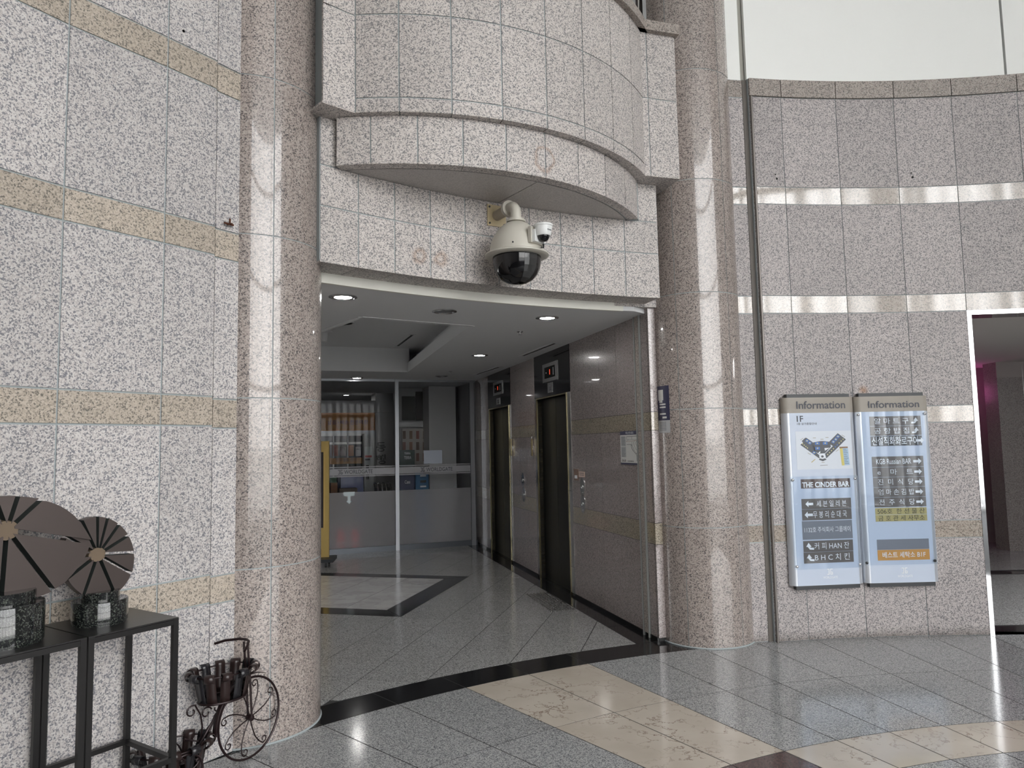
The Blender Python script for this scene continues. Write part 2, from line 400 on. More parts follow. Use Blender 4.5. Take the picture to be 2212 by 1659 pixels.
oA = Vector(IN_O[0]); LEN = (Vector(IN_O[1]) - oA).dot(iu)
bw = .255
ins_out = [oA, oA + iu * LEN, oA + iu * LEN + iv * 3.2, oA + iv * 3.2]
ins_in = [oA + iu * bw + iv * bw, oA + iu * (LEN - bw * .8) + iv * bw, oA + iu * (LEN - bw * .8) + iv * 3.0, oA + iu * bw + iv * 3.0]
def inside(c):
    s = (c - oA).dot(iu); t = (c - oA).dot(iv)
    return 0 < s < LEN and 0 < t < 3.2
i = 0
for i in range(-9, 5):
    for j in range(-2, 18):
        b0 = -1.401 + .468 * i; a0 = 4.795 + .4345 * j
        P = [dB * b_ + dA * a_ for (b_, a_) in ((b0, a0), (b0 + .468, a0), (b0 + .468, a0 + .4345), (b0, a0 + .4345))]
        # keep the parts outside the black frame
        for (pp, nn) in ((oA, -iu), (oA + iu * LEN, iu)):
            q = clip(P, pp, nn)
            if len(q) > 2:
                q = lobby_clip(q)
                if len(q) > 2: tile(q, G_lobby)
        q = clip(clip(P, oA, iu), oA + iu * LEN, -iu) if P else []
        q = clip(q, oA, -iv) if len(q) > 2 else q
        if len(q) > 2:
            q = lobby_clip(q)
            if len(q) > 2: tile(q, G_lobby)
lim = lambda P: lobby_clip(P)
o_, n_ = ins_out, ins_in
for q in ([o_[0], o_[1], n_[1], n_[0]], [o_[1], o_[2], n_[2], n_[1]], [o_[3], o_[0], n_[0], n_[3]]):
    q = lim(q)
    if len(q) > 2: tile(q, M_black)
for a_ in range(4):
    for b_ in range(6):
        la = (LEN - 1.8 * bw) / 4; x0 = bw + la * a_; y0 = bw + .46 * b_
        q = lim([oA + iu * x0 + iv * y0, oA + iu * (x0 + la) + iv * y0, oA + iu * (x0 + la) + iv * (y0 + .46), oA + iu * x0 + iv * (y0 + .46)])
        if len(q) > 2: tile(q, M_white)
for k in range(9):                                          # black border along the lift wall
    s0 = -.12 + k * .72
    q = [E0 + ED * s0, E0 + ED * (s0 + .72), E0 + ED * (s0 + .72) + EN * BORD, E0 + ED * s0 + EN * BORD]
    c = sum(q, Vector((0, 0))) / 4; d = (c - CC).normalized(); q = clip(q, CC + d * R_BLK, d)
    if len(q) > 2: tile(q, M_black)
for k in range(5):                                          # and along the opposite side
    q = [LW0 + LWD * (.8 * k - .2), LW0 + LWD * (.8 * k + .6), LW0 + LWD * (.8 * k + .6) + Vector((.766, .643)) * .16, LW0 + LWD * (.8 * k - .2) + Vector((.766, .643)) * .16]
    c = sum(q, Vector((0, 0))) / 4; d = (c - CC).normalized(); q = clip(q, CC + d * R_BLK, d)
    if len(q) > 2: tile(q, M_black)

# ================================================================== WALLS
def arc_fn(c, r, inward=True):
    def fn(deg):
        d = hd(deg); return c + d * r, (-d if inward else d)
    return fn
def poly_fn(pts):
    pts = [Vector(p) for p in pts]; L = [0]
    for a, c in zip(pts, pts[1:]): L.append(L[-1] + (c - a).length)
    def fn(u):
        for i in range(len(pts) - 1):
            if u <= L[i + 1] + 1e-9 or i == len(pts) - 2: break
        d = (pts[i + 1] - pts[i]).normalized()
        return pts[i] + d * (u - L[i]), Vector((d.y, -d.x))
    return fn, L
GAP = .0045
def panel(parent, fn, u0, u1, z0, z1, m, gu, t=.006, n=1, name='stone_panel', back=-.012, gz=GAP):
    return MB().slab(fn, u0 + gu, u1 - gu, z0 + gz, z1 - gz, back, t, n).build(name, m, parent, smooth=n > 1)

# ---- left wall (flat chords of the rotunda)
LP = [Vector((-2.056, 3.271))]
h_ = 30.5
for k in range(7):
    LP.insert(0, LP[0] - hd(h_) * .485); h_ -= 4.3
n_extra = 7
LP += [Vector((-1.78, 3.669))]
seam = Vector((-1.78, 3.669)).lerp(Vector((-1.547, 4.02)), .69)
LP += [seam, Vector((-1.547, 4.02)) + hd(33.6) * .022]
lf, LL = poly_fn(LP)
ZL = [0, .806, .951, 1.737, 1.895, 2.674, 2.834, 3.617, 3.78, 4.56, 4.72, 5.5, 5.66, 6.6]
bk = MB()
for i in range(len(LP) - 1): bk.slab(lf, LL[i] + 1e-4, LL[i + 1] - 1e-4, -.006, 6.6, -.16, 0)
wl = struct(bk.build('wall_left', M_grout))
for i in range(len(LP) - 1):
    for j in range(len(ZL) - 1):
        last = i == len(LP) - 2; dz = -.012 if last and j > 0 else 0
        gr = .0012 if i >= len(LP) - 3 and not last else GAP
        MB().slab(lf, LL[i] + (.0012 if last else GAP), LL[i + 1] - (.0012 if i == len(LP) - 3 else GAP), ZL[j] + GAP + (dz if j else 0), ZL[j + 1] - GAP + (-.012 if last else 0), -.012, .008 if last else .006).build(
            'stone_panel', G_bandL if j % 2 else G_left, wl)
# little drilled holes and a rusty anchor left in the left wall
s_, z_ = at_plane((395, 68), Vector((-1.78, 3.669)), (Vector((-1.547, 4.02)) - Vector((-1.78, 3.669))).normalized())
q = Vector((-1.78, 3.669)) + (Vector((-1.547, 4.02)) - Vector((-1.78, 3.669))).normalized() * s_
nl = Vector((.833, -.553))
MB().lathe([(.008, 0), (.008, .0015)], (q.x + nl.x * .0062, q.y + nl.y * .0062, z_), 12, (nl.x, nl.y, 0)).build('drill_hole', M_dark, wl)
q = Vector((-1.578, 3.973)); z_ = 2.862
an = MB().tube([(q.x + nl.x * .0, q.y + nl.y * .0, z_), (q.x + nl.x * .05, q.y + nl.y * .05, z_ - .004)], .005, 8)
an.tube([(q.x + nl.x * .03 - .02, q.y + nl.y * .03 - .03, z_ - .003), (q.x + nl.x * .03 + .012, q.y + nl.y * .03 + .02, z_ - .003)], .006, 6)
an.tube([(q.x + nl.x * .03, q.y + nl.y * .03, z_ - .008), (q.x + nl.x * .03, q.y + nl.y * .03, z_ + .028)], .005, 6)
an.build('rusty_anchor', mat('rusted_iron', (.09, .03, .015), .9), wl)

# ---- columns
def column(name, c, r, joints, zs, m, label):
    fn = arc_fn(c, r, False)
    core = MB()
    n = 48
    core.prism([c + hd(360 * k / n) * r for k in range(n)], -.006, zs[-1])
    o = struct(core.build(name, M_grout, None, True), label)
    gu = math.degrees(GAP / r) * .8
    for a, e_ in zip(joints, joints[1:]):
        for z0, z1 in zip(zs, zs[1:]):
            MB().slab(fn, a + gu, e_ - gu, z0 + GAP * .8, z1 - GAP * .8, -.01, .004, max(4, int((e_ - a) / 6))).build('stone_panel', m, o, True)
    ft = MB(); ft.tube([(*(c + hd(a) * (r + .003)), .003) for a in range(0, 360, 6)], .008, 6, True); ft.build('sealant_bead', M_grout, o, True)
    return o
CLc, CLr = Vector((-1.610, 4.458)), .418
CRc, CRr = Vector((1.563, 6.137)), .374
column('column_1', CLc, CLr, [-26, 59, 144, 172.5, 250, 334], [0, .951, 1.895, 2.834, 3.78, 4.72, 5.66, 6.6], G_col, 'round polished granite column beside the wall with the tables')
column('column_2', CRc, CRr, [80, 148, 216, 284, 362, 440], [0, .925, 1.862, 2.80, 3.735, 4.67, 5.6, 6.6], G_col, 'round polished granite column beside the directory signs')

# ---- right wall (concave)
rf = arc_fn(CR, RR)
A_ = lambda x, y: math.degrees(math.atan2(x - CR.x, y - CR.y))
UR = [A_(2.05, 5.93), A_(2.335, 5.975), A_(2.821, 6.02), A_(3.325, 6.034), A_(3.811, 6.013), A_(4.335, 5.955)]
st = UR[-1] - UR[-2]
UR += [UR[-1] + st * k for k in range(1, 8)]
ZR = [0, .78, .92, 1.721, 1.858, 2.647, 2.794, 3.574, 3.722, 4.505, 4.662]
UD0, UD1 = UR[4], UR[7]                                     # doorway
bk = MB()
for i in range(len(UR) - 1):
    bk.slab(rf, UR[i], UR[i + 1], 2.647 if 4 <= i < 7 else -.006, 4.662, -.20, 0, 4)
wr = struct(bk.build('wall_right', M_grout))
gr = math.degrees(GAP * .75 / RR)
for i in range(len(UR) - 1):
    for j in range(len(ZR) - 1):
        if 4 <= i < 7 and ZR[j] < 2.6: continue
        cap = j == len(ZR) - 2
        panel(wr, rf, UR[i], UR[i + 1], ZR[j], ZR[j + 1], G_cap if cap else (G_band if j % 2 else G_right), gr, .02 if cap else .006, 4, gz=.0035)
for p in ((1675, 377), (1678, 386), (1968, 374), (1971, 383)):    # drilled holes
    x, y, z = stain_pt(p, CR, RR - .006); d = (CR - Vector((x, y))).normalized()
    MB().lathe([(.006 if p[1] < 380 else .010, 0), (.006 if p[1] < 380 else .010, .0015)], (x, y, z), 12, (d.x, d.y, 0)).build('drill_hole', M_dark, wr)
# narrow return between the column and the expansion joint
sf, SL = poly_fn([(1.86, 5.935), (2.012, 5.962)])
bk = MB().slab(sf, 0, SL[-1], -.006, 4.662, -.2, 0)
wq = struct(bk.build('wall_return', M_grout))
for j in range(len(ZR) - 1):
    panel(wq, sf, 0, SL[-1], ZR[j], ZR[j + 1], G_cap if j == 9 else (G_band if j % 2 else G_right), .003, .004)
jx = Vector((2.033, 5.935)); jn = (CR - jx).normalized()
t = MB(); t.obox(Vector((jx.x, jx.y, 0)), Vector((-jn.y, jn.x, 0)), Vector((jn.x, jn.y, 0)), Vector((0, 0, 1)), -.022, .018, -.2, -.02, 0, 4.66)
struct(t.build('trim_1', mat('expansion_joint_strip', (.13, .115, .10), .6)))
tp = Vector((2.066, 5.93)) + jn * .012
t = MB(); t.tube([(tp.x, tp.y, 0), (tp.x, tp.y, 4.50)], .011, 10)
struct(t.build('trim_2', mat('bronze_edge_rod', (.22, .20, .185), .35, .6), None, True))
# white panels above
wp = struct(MB().slab(rf, UR[0] - .1, UR[-1], 4.64, 9.0, -.25, -.06, 24).build('wall_upper', M_groutd))
uj = A_(4.277, 5.963)
ux = [UR[0] - .05, uj, uj + (uj - UR[0]), uj + 2 * (uj - UR[0])]
for a, c in zip(ux, ux[1:]):
    panel(wp, rf, a, c, 4.65, 9.0, M_paint, math.degrees(.010 / RR), -.02, 10, 'white_panel', -.07)
t = MB().slab(sf, -.25, SL[-1] - .012, 4.66, 9.0, -.1, -.002); struct(t.build('trim_3', M_paint))
t = MB().slab(sf, SL[-1] - .014, SL[-1] + .03, 4.66, 9.0, -.1, -.02); struct(t.build('trim_4', mat('weathered_grey_post', (.35, .34, .30), .6)))

# ---- entrance fascia and drum balcony
ff = arc_fn(CF, RF)
UF = [-42.4, -42.3, -39.94, -37.5, -34.99, -32.45, -29.95, -27.51, -25.04, -22.43, -19.85, -17.1]
Z_B, Z_J, Z_D, Z_S = 2.752, 3.105, 3.365, 3.675
bk = MB().slab(ff, UF[0], UF[-1], Z_B + .004, Z_S + .02, -.246, 0, 30)
bk.slab(arc_fn(CF, 6.03), -42.6, -16.02, Z_S + .004, 4.86, -.4, 0, 30)
wf = struct(bk.build('wall_fascia', M_grout))
gf = math.degrees(GAP / RF)
UF.pop(1)
for a, c in zip(UF, UF[1:]):
    for z0, z1 in ((Z_B, Z_J), (Z_J, Z_D), (Z_D, Z_S)):
        panel(wf, ff, a, c, z0, z1, G_fasc, gf, .006, 3)
    MB().slab(ff, a + gf * .5, c - gf * .5, Z_B - .004, Z_B + .012, -.244, .006, 3).build('soffit_panel', M_soff, wf)
MB().slab(lambda u: (CF + hd(-17.1) * (RF - u), Vector((hd(-17.1).y, -hd(-17.1).x))), -.24, -.002, Z_B, Z_S, -.01, .006).build('stone_panel', G_fasc, wf)
uf6 = arc_fn(CF, 6.03)
UJ = [-43.1, -42.0, -38.9, -20.05 , -15.95]
for (a, c) in ((UJ[0], UJ[2]), (-24, -18.35), (-18.35, -15.95)):
    for z0, z1 in ((Z_S, 4.306), (4.306, 4.86)):
        panel(wf, uf6, a, c, z0, z1, G_drum, gf, .006, 3)
    MB().slab(uf6, a, c, Z_S - .002, Z_S + .012, -.39, .004, 3).build('soffit_panel', M_soff, wf)
MB().slab(lambda u: (CF + hd(-15.95) * (6.03 - u), Vector((hd(-15.95).y, -hd(-15.95).x))), -.38, -.002, Z_S, 4.86, -.01, .006).build('stone_panel', G_drum, wf)
MB().slab(arc_fn(CF, 5.975), -20, -15.75, 4.845, 4.925, -.3, 0, 4).build('coping', G_cap, wf)
MB().slab(arc_fn(CF, 5.975), -43.05, -38, 4.845, 4.925, -.3, 0, 4).build('coping', G_cap, wf)
# drum: lower ring, overhanging upper drum, sill
dl = arc_fn(CD, RD_, False); du = arc_fn(CU, RU, False)
bk = MB().slab(dl, 100, 187.9, Z_D + .004, Z_S + .02, -.3, 0, 30)
bk.slab(du, 100, 190, Z_S + .004, 4.86, -.3, 0, 40)
wd = struct(bk.build('wall_drum', M_grout))
VR = [112, 121.2, 130.2, 139.1, 147.7, 156.3, 164.8, 173.2, 181.8, 188.3]
g2 = math.degrees(GAP / 2)
for a, c in zip(VR, VR[1:]):
    panel(wd, dl, a, c, Z_D, Z_S, G_ring, g2, .006, 4)
    MB().slab(dl, a + g2 * .4, c - g2 * .4, Z_D - .003, Z_D + .01, -.075, .005, 4).build('soffit_panel', M_soff, wd)
VU = [105, 113.5, 122.6, 131.2, 140.1, 149.2, 158.3, 167.5, 176.6, 184.2]
for a, c in zip(VU, VU[1:]):
    for z0, z1 in ((Z_S, 3.763), (3.763, 4.306), (4.306, 4.86)):
        panel(wd, du, a, c, z0, z1, G_drum, g2, .006, 5)
    MB().slab(du, a + .1, c - .1, Z_S - .003, Z_S + .01, -.16, .005, 4).build('soffit_panel', M_soff, wd)
    MB().slab(arc_fn(CU, RU + .055, False), a, c, 4.845, 4.925, -.3, 0, 5).build('coping', G_cap, wd)
# flat underside of the drum, two slabs
jl = at_z((1178, 383), Z_D).xy; jr = at_z((1078, 437), Z_D).xy
def under(sel):
    P = [CD + hd(a) * (RD_ - .086) for a in range(106, 197, 3)]
    P = clip(P, jl, sel * Vector(((jr - jl).y, -(jr - jl).x)).normalized())
    return P
for sgn in (1, -1):
    P = under(sgn)
    Q = [p + ((jl - p).normalized() * 0) for p in P]
    if len(Q) > 2: MB().prism(shrink(Q, .004), Z_D - .002, Z_D + .012).build('soffit_panel', M_soff2, wd)
# dark recess with a window above the sill
struct(MB().obox(Vector((1.02, 5.95, 4.86)), Vector((.93, .36, 0)).normalized(), Vector((-.36, .93, 0)).normalized(), Vector((0, 0, 1)), -1.2, .6, 0, .05, 0, 3).build('wall_balcony_back', mat('balcony_back_wall', (.40, .38, .36), .7)))
bp = Vector((1.06, 5.72, 4.9))
wn = struct(MB().obox(bp, Vector((.93, .36, 0)).normalized(), Vector((-.36, .93, 0)).normalized(), Vector((0, 0, 1)), -.9, .05, 0, .02, 0, 2.5).build('window_2', mat('dark_window_pane', (.02, .012, .012), .1)))
for x0 in (-.02, .08):
    MB().obox(bp, Vector((.93, .36, 0)).normalized(), Vector((-.36, .93, 0)).normalized(), Vector((0, 0, 1)), x0, x0 + .035, -.02, .03, 0, 2.5).build('window_frame', M_steel, wn)

# ---- lobby: cream trim, ceiling with coffer
ZC = 2.685
struct(MB().slab(arc_fn(CF, 6.44), -19.6, -12.5, Z_B - .03, Z_B + .06, -.5, -.002, 6).build('trim_6', M_soff))
tr = MB().slab(arc_fn(CF, 6.445), -47, -18.9, ZC - .003, Z_B + .03, -.03, 0, 30)
struct(tr.build('trim_5', M_trim))
cof = [Vector(p) for p in ((-1.23, 5.985), (-.38, 6.524), (-1.495, 10.405), (-3.3, 9.70), (-2.3, 7.40))]
def ceiling(name, outer, hole, z, m):
    bm = bmesh.new()
    for loop in (outer, hole):
        vs = [bm.verts.new((p[0], p[1], z)) for p in loop]
        for i in range(len(vs)): bm.edges.new((vs[i - 1], vs[i]))
    bmesh.ops.triangle_fill(bm, use_beauty=True, use_dissolve=False, edges=bm.edges)
    ex = bmesh.ops.extrude_face_region(bm, geom=bm.faces[:])
    for v in [g_ for g_ in ex['geom'] if isinstance(g_, bmesh.types.BMVert)]: v.co.z += .04
    bmesh.ops.recalc_face_normals(bm, faces=bm.faces)
    me = bpy.data.meshes.new(name); bm.to_mesh(me); bm.free(); me.materials.append(m)
    o = bpy.data.objects.new(name, me); COL.objects.link(o); return o
outer = [CF + hd(a) * 6.45 for a in range(-58, -17, 2)] + [Vector((1.35, 6.3)), Vector((.4, 9.2)), Vector((-.35, 12.6)), Vector((1.5, 19)), Vector((-9, 19)), Vector((-9, 5))]
ce = struct(ceiling('ceiling', outer, cof, ZC, M_ceil))
ZU = 3.02
n = len(cof); cen = sum(cof, Vector((0, 0))) / n
for i in range(n):
    a, c = cof[i], cof[(i + 1) % n]
    d = (c - a).normalized(); nn = Vector((d.y, -d.x)); nn = nn if nn.dot(cen - a) > 0 else -nn
    deep = .09 if i in (1,) else 0.33                      # the long side has a lighting slot above a short lip
    MB().obox(Vector((a.x, a.y, 0)), Vector((d.x, d.y, 0)), Vector((nn.x, nn.y, 0)), Vector((0, 0, 1)), -.02, (c - a).length + .02, -.05, .004, ZC - .004, ZC + (.13 if i == 1 else ZU - ZC)).build('coffer_side', M_ceil, ce)
big = [cen + (p - cen) * 1.25 for p in cof]
MB().prism(big, ZU, ZU + .03).build('coffer_panel', M_ceil, ce)
for i in range(n):
    a, c = big[i], big[(i + 1) % n]
    MB().obox(Vector((a.x, a.y, 0)), Vector(((c - a).normalized().x, (c - a).normalized().y, 0)), Vector((-(c - a).normalized().y, (c - a).normalized().x, 0)), Vector((0, 0, 1)), 0, (c - a).length, 0, .02, ZC + .04, ZU).build('coffer_back', M_ceil, ce)

# ---- lift wall
M_bead = mat('grey_joint_bead', (.27, .28, .27), .5)
EV = Vector((ED.x, ED.y, 0)); ENV = Vector((EN.x, EN.y, 0)); E3 = Vector((E0.x, E0.y, 0)); UPV = Vector((0, 0, 1))
def efn(s): return E0 + ED * s, EN
D1, D2 = (2.0, 3.04), (4.33, 5.43)
H1, H2 = (1.88, 3.13), (4.24, 5.50)
bk = MB()
for a, c in ((0.02, D1[0]), (D1[1], D2[0]), (D2[1], 6.45)): bk.slab(efn, a, c, -.006, 2.75, -.2, 0)
for d in (D1, D2): bk.slab(efn, d[0], d[1], 2.15, 2.75, -.2, 0)
we = struct(bk.build('wall_lift', M_groutd))
ZE = [.03, .772, .944, 1.70, 1.853, 2.74]
def ecols(a, c, wd_): 
    k = max(1, round((c - a) / wd_)); return [a + (c - a) * i / k for i in range(k + 1)]
for a, c in ((.27, H1[0]), (H1[1], H2[0]), (H2[1], 6.42)):
    cs = ecols(a, c, .36)
    for s0, s1 in zip(cs, cs[1:]):
        for j in range(5):
            panel(we, efn, s0, s1, ZE[j], ZE[j + 1], G_elevband if j in (1, 3) else G_elev, .0018, .006, gz=.0018)
# end pilaster beside the column
for j in range(5):
    MB().obox(E3, EV, ENV, UPV, .002, .022, -.19, .006, ZE[j] + .002, ZE[j + 1] - .002).build('stone_panel', G_elevband if j in (1, 3) else G_elev, we)
for j in range(5):
    panel(we, efn, .03, .15, ZE[j], ZE[j + 1], G_elevband if j in (1, 3) else G_elev, .0018, .006, gz=.0018)
    MB().slab(efn, .165, .235, ZE[j] + .002, ZE[j + 1] - .002, -.01, .02).build('stone_panel', G_bandL if j == 9 else G_cap, we)
for s0, s1 in ((.24, .262), (.15, .163)):
    MB().slab(efn, s0, s1, 0, 2.72, -.01, .022).build('steel_bead', M_bead, we)
for a, c in ((.02, H1[0]), (H1[1], H2[0]), (H2[1], 6.42)):
    MB().slab(efn, a, c, -.004, .03, -.01, .012).build('skirting', M_black, we)
def lift_door(name, dd, hh, label):
    o = struct(MB().slab(efn, dd[0] - .02, dd[1] + .02, -.004, 2.17, -.10, -.08).build(name, M_dark), label)
    m_ = (dd[0] + dd[1]) / 2
    for a, c in ((dd[0], m_ - .002), (m_ + .002, dd[1])):
        MB().slab(efn, a, c, 0, 2.15, -.08, -.05).build('door_leaf', M_doorblk, o)
    for a, c in ((dd[0] - .015, dd[0]), (dd[1], dd[1] + .015)):
        MB().slab(efn, a, c, 0, 2.165, -.10, .018).build('brass_jamb', M_brass, o)
    MB().slab(efn, dd[0], dd[1], 2.15, 2.165, -.10, .018).build('brass_head', M_brass, o)
    for a, c in ((hh[0], dd[0] - .015), (dd[1] + .015, hh[1])):
        for z0, z1 in ((.03, .30), (.303, 1.10), (1.103, 2.165)):
            MB().slab(efn, a, c, z0, z1, -.01, .012).build('steel_casing', M_steel if z1 > .5 else M_steel, o)
    MB().slab(efn, hh[0], hh[1], 2.168, 2.70, -.01, .010).build('header_panel', M_hdr, o)
    MB().slab(efn, dd[0], dd[1], -.003, .004, -.16, .0).build('threshold', M_black, o)
    return o
lift_door('door_1', D1, H1, 'black lift door with brass frame beside the evacuation plan')
lift_door('door_2', D2, H2, 'black lift door with brass frame beside the glass partition')

# ---- walls out of sight that close the lobby
struct(MB().slab(poly_fn([LW0 + LWD * -.1, LW0 + LWD * 7.5])[0], 0, 7.6, -.006, 2.75, -.2, 0).build('wall_lobby_left', G_elev))
jp = Vector((-.60, 12.04))
struct(MB().obox(Vector((jp.x, jp.y, 0)), Vector((GN.x * -1, GN.y * -1, 0)), Vector((GU.x, GU.y, 0)), UPV, 0, 6, .02, .2, 0, 2.75).build('wall_shop_right', mat('shop_wall_grey', (.42, .42, .43), .7)))

# ---- glass partition
G3 = Vector((GA.x, GA.y, 0)); GU3 = Vector((GU.x, GU.y, 0)); GN3 = Vector((GN.x, GN.y, 0))
def gb(x0, x1, y0, y1, z0, z1): return MB().obox(G3, GU3, GN3, UPV, x0, x1, y0, y1, z0, z1)
GL = (GC - GA).length
S1, S2 = at_plane((853, 1000), GA, GU)[0], at_plane((861, 1000), GA, GU)[0]
wg = struct(gb(-3.2, GL, -.035, .035, 0, .083).build('wall_glass', mat('dull_blue_steel_sill', (.10, .11, .125), .45, .6)))
for a, c in ((S1, S2), (GL - .10, GL - .03), (-2.2, -2.14)):
    gb(a, c, -.04, .045, 0, ZC).build('steel_post', M_steel2, wg)
gb(-3.2, GL, -.03, .03, ZC - .035, ZC).build('head_rail', M_steel2, wg)
for a, c in ((-2.14, S1), (S2, GL - .10)):
    pn = gb(a, c, -.006, .006, .083, ZC - .035).build('glass_pane', M_glass, wg)
    gb(a, c, .0065, .0075, .083, .93).build('frosted_film', M_frost, pn)
    gb(a, c, .0065, .0075, 1.19, 1.292).build('film_band', M_film, pn)
    for z0 in (1.165, 1.306):
        gb(a, c, .0065, .0075, z0, z0 + .016).build('film_stripe', M_film, pn)
def world_gate(parent, x, y, h, m, z, words=True):
    """the two-letter emblem, and the name beside it"""
    b_ = MB(); t = .13 * h
    def bar(x0, y0, x1, y1): b_.box((x + x0 * h, y + y0 * h, z), (x + x1 * h, y + y1 * h, z + .0012))
    bar(0, .87, .40, 1); bar(.27, 0, .40, 1); bar(0, 0, .40, .13)
    bar(.55, .87, 1.0, 1); bar(.55, 0, .68, 1); bar(.55, 0, 1.0, .13); bar(.87, 0, 1.0, .45); bar(.76, .36, 1.0, .47)
    return b_.build('emblem', m, parent)
for x0 in (at_plane((730, 1018), GA, GU)[0], at_plane((908, 1013), GA, GU)[0]):
    rt = bpy.data.objects.new('film_lettering', None); COL.objects.link(rt); rt.parent = wg
    rt.matrix_world = frame(G3 + GU3 * x0 + GN3 * .008 + UPV * 1.19, GU, GN)
    world_gate(rt, 0, .018, .068, M_ink, .001)
    text('WORLDGATE', (.095, .022, .53, .082), M_ink, rt, z=.001)
# arrow sticker and paper sheet on the glass
s0, z0 = at_plane((742, 1063), GA, GU); s1, z1 = at_plane((766, 1088), GA, GU)
ar = thing('arrow_sticker', 'pale blue down arrow sticker on the frosted glass', 'sticker', frame(G3 + GU3 * s0 + GN3 * .009 + UPV * z1, GU, GN))
wd_, ht_ = s1 - s0, z0 - z1
MB().add([(0, ht_, 0), (0, ht_ * .66, 0), (wd_ * .38, ht_ * .66, 0), (wd_ * .38, ht_ * .26, 0), (wd_ * .2, ht_ * .26, 0), (wd_ * .5, 0, 0), (wd_ * .8, ht_ * .26, 0), (wd_ * .62, ht_ * .26, 0), (wd_ * .62, ht_ * .66, 0), (wd_, ht_ * .66, 0), (wd_, ht_, 0)], [tuple(range(11))]).build('arrow', mat('pale_blue_vinyl', (.75, .86, .90), .5), ar)
s0, z0 = at_plane((915, 973), GA, GU); s1, z1 = at_plane((955, 1001), GA, GU)
pa = MB().obox(G3 + GN3 * .007, GU3, GN3, UPV, s0, s1, 0, .002, z1, z0).build('paper_notice', mat('bluish_paper', (.55, .60, .70), .7))
pa['label'] = 'plain bluish white paper sheet taped to the glass'; pa['category'] = 'paper'

# ---- the glazed front of the rotunda behind the viewer, roof and the rest of the shell
RW = 6.55
fw = struct(MB().slab(arc_fn(CC, RW), 92, 190, -.006, .12, -.2, .05, 40).build('window_1', M_steel))
for k in range(40):
    a = 92 + 98 * k / 39; hw = .75 if k % 6 == 0 else .40
    MB().slab(arc_fn(CC, RW), a - hw, a + hw, 0, 9, -.16, .04, 1).build('mullion', M_steel, fw)
for z0 in (2.9, 5.2, 7.4):
    MB().slab(arc_fn(CC, RW), 92, 190, z0, z0 + .12, -.12, .02, 40).build('transom', M_steel, fw)
rest = MB().slab(arc_fn(CC, RW), 190, 272, -.006, 9, -.2, 0, 24)
rest.slab(arc_fn(CC, RW), 38, 92, -.006, 9, -.2, 0, 24)
struct(rest.build('wall_back', mat('granite_plain_rose', (.42, .39, .37), .55)))
hi = MB().slab(arc_fn(CC, RW + .1), -95, 0, 6.6, 9, -.2, 0, 40); struct(hi.build('wall_high', M_paint))
struct(MB().prism([CC + hd(a) * 7.4 for a in range(0, 360, 8)], 9, 9.2).build('ceiling_rotunda', mat('roof_white', (.75, .76, .77), .7)))
struct(MB().prism([CC + hd(a) * 45 for a in range(80, 231, 10)], -.2, -.105).build('ground_outside', mat('pale_paving', (.45, .445, .43), .8)))
struct(MB().slab(arc_fn(CF, 7.25), -56, -6, 2.73, 9.05, -.15, 0, 24).build('wall_balcony', mat('balcony_plaster', (.40, .38, .36), .7)))

# ---- corridor behind the doorway on the right
ck = struct(MB().prism([(3.6, 6.25), (12, 6.25), (12, 12.2), (5.5, 12.2)], 2.64, 2.70).build('ceiling_corridor', mat('corridor_ceiling', (.55, .52, .49), .7)))
M_cordark = granite('granite_corridor_mauve', (.14, .12, .12), (.33, .28, .27), (.41, .36, .345), 150, .3)
fc = struct(MB().obox(Vector((6.87, 10.27, 0)), Vector((1, -.03, 0)), Vector((.03, 1, 0)), UPV, 0, 4.5, 0, .3, -.006, 2.75).build('wall_corridor_far', M_cordark))
for z0, z1 in ((0, .1), (.8, 1.0), (1.72, 1.86), (2.42, 2.64)):
    MB().obox(Vector((6.87, 10.27, 0)), Vector((1, -.03, 0)), Vector((.03, 1, 0)), UPV, -.002, 4.4, -.006, .01, z0, z1).build('stone_band', M_cordark if z1 < 2.5 else mat('bulkhead_mauve', (.40, .34, .33), .5), fc)
for x0 in (.35, 1.35):
    MB().obox(Vector((6.87, 10.27, 0)), Vector((1, -.03, 0)), Vector((.03, 1, 0)), UPV, x0, x0 + .01, -.008, .01, 0, 2.6).build('steel_bead', M_steel, fc)
struct(MB().box((5.9, 11.12, -.006), (12, 11.35, 2.75)).build('wall_corridor_end', mat('pale_corridor_panel', (.52, .47, .45), .5)))
struct(MB().prism([(3.62, 6.15), (3.72, 6.10), (6.35, 11.3), (6.2, 11.4)], -.006, 2.75).build('wall_corridor_left', mat('corridor_plaster', (.45, .43, .41), .6)))
struct(MB().box((9.4, 6.0, -.006), (9.6, 12, 2.75)).build('wall_corridor_right', mat('corridor_plaster_side', (.45, .43, .41), .6)))
struct(MB().prism([CC + hd(50) * 6.5, (9.6, 5.9), (9.6, 6.1), CC + hd(49) * 6.7], -.006, 2.75).build('wall_corridor_near', mat('corridor_plaster_near', (.45, .43, .41), .6)))
for (q, m_) in (([(3.98, 6.30), (4.6, 6.28), (4.6, 5.98), (3.80, 6.02)], M_black), ([(4.6, 6.28), (5.4, 6.2), (5.3, 5.9), (4.6, 5.98)], M_black), ([(5.60, 8.80), (6.6, 8.66), (6.6, 8.48), (5.5, 8.62)], M_black), ([(6.6, 8.66), (8, 8.5), (8, 8.32), (6.6, 8.48)], M_black)):
    tile(q, m_)
for i in range(5):
    for j in range(4):
        y0 = 6.32 + j * .56 if j < 4 else 0
        x0 = 3.9 + j * .3 + i * .85
        tile([(x0, y0), (x0 + .85, y0), (x0 + 1.15, y0 + .56), (x0 + .3, y0 + .56)], G_lobby)
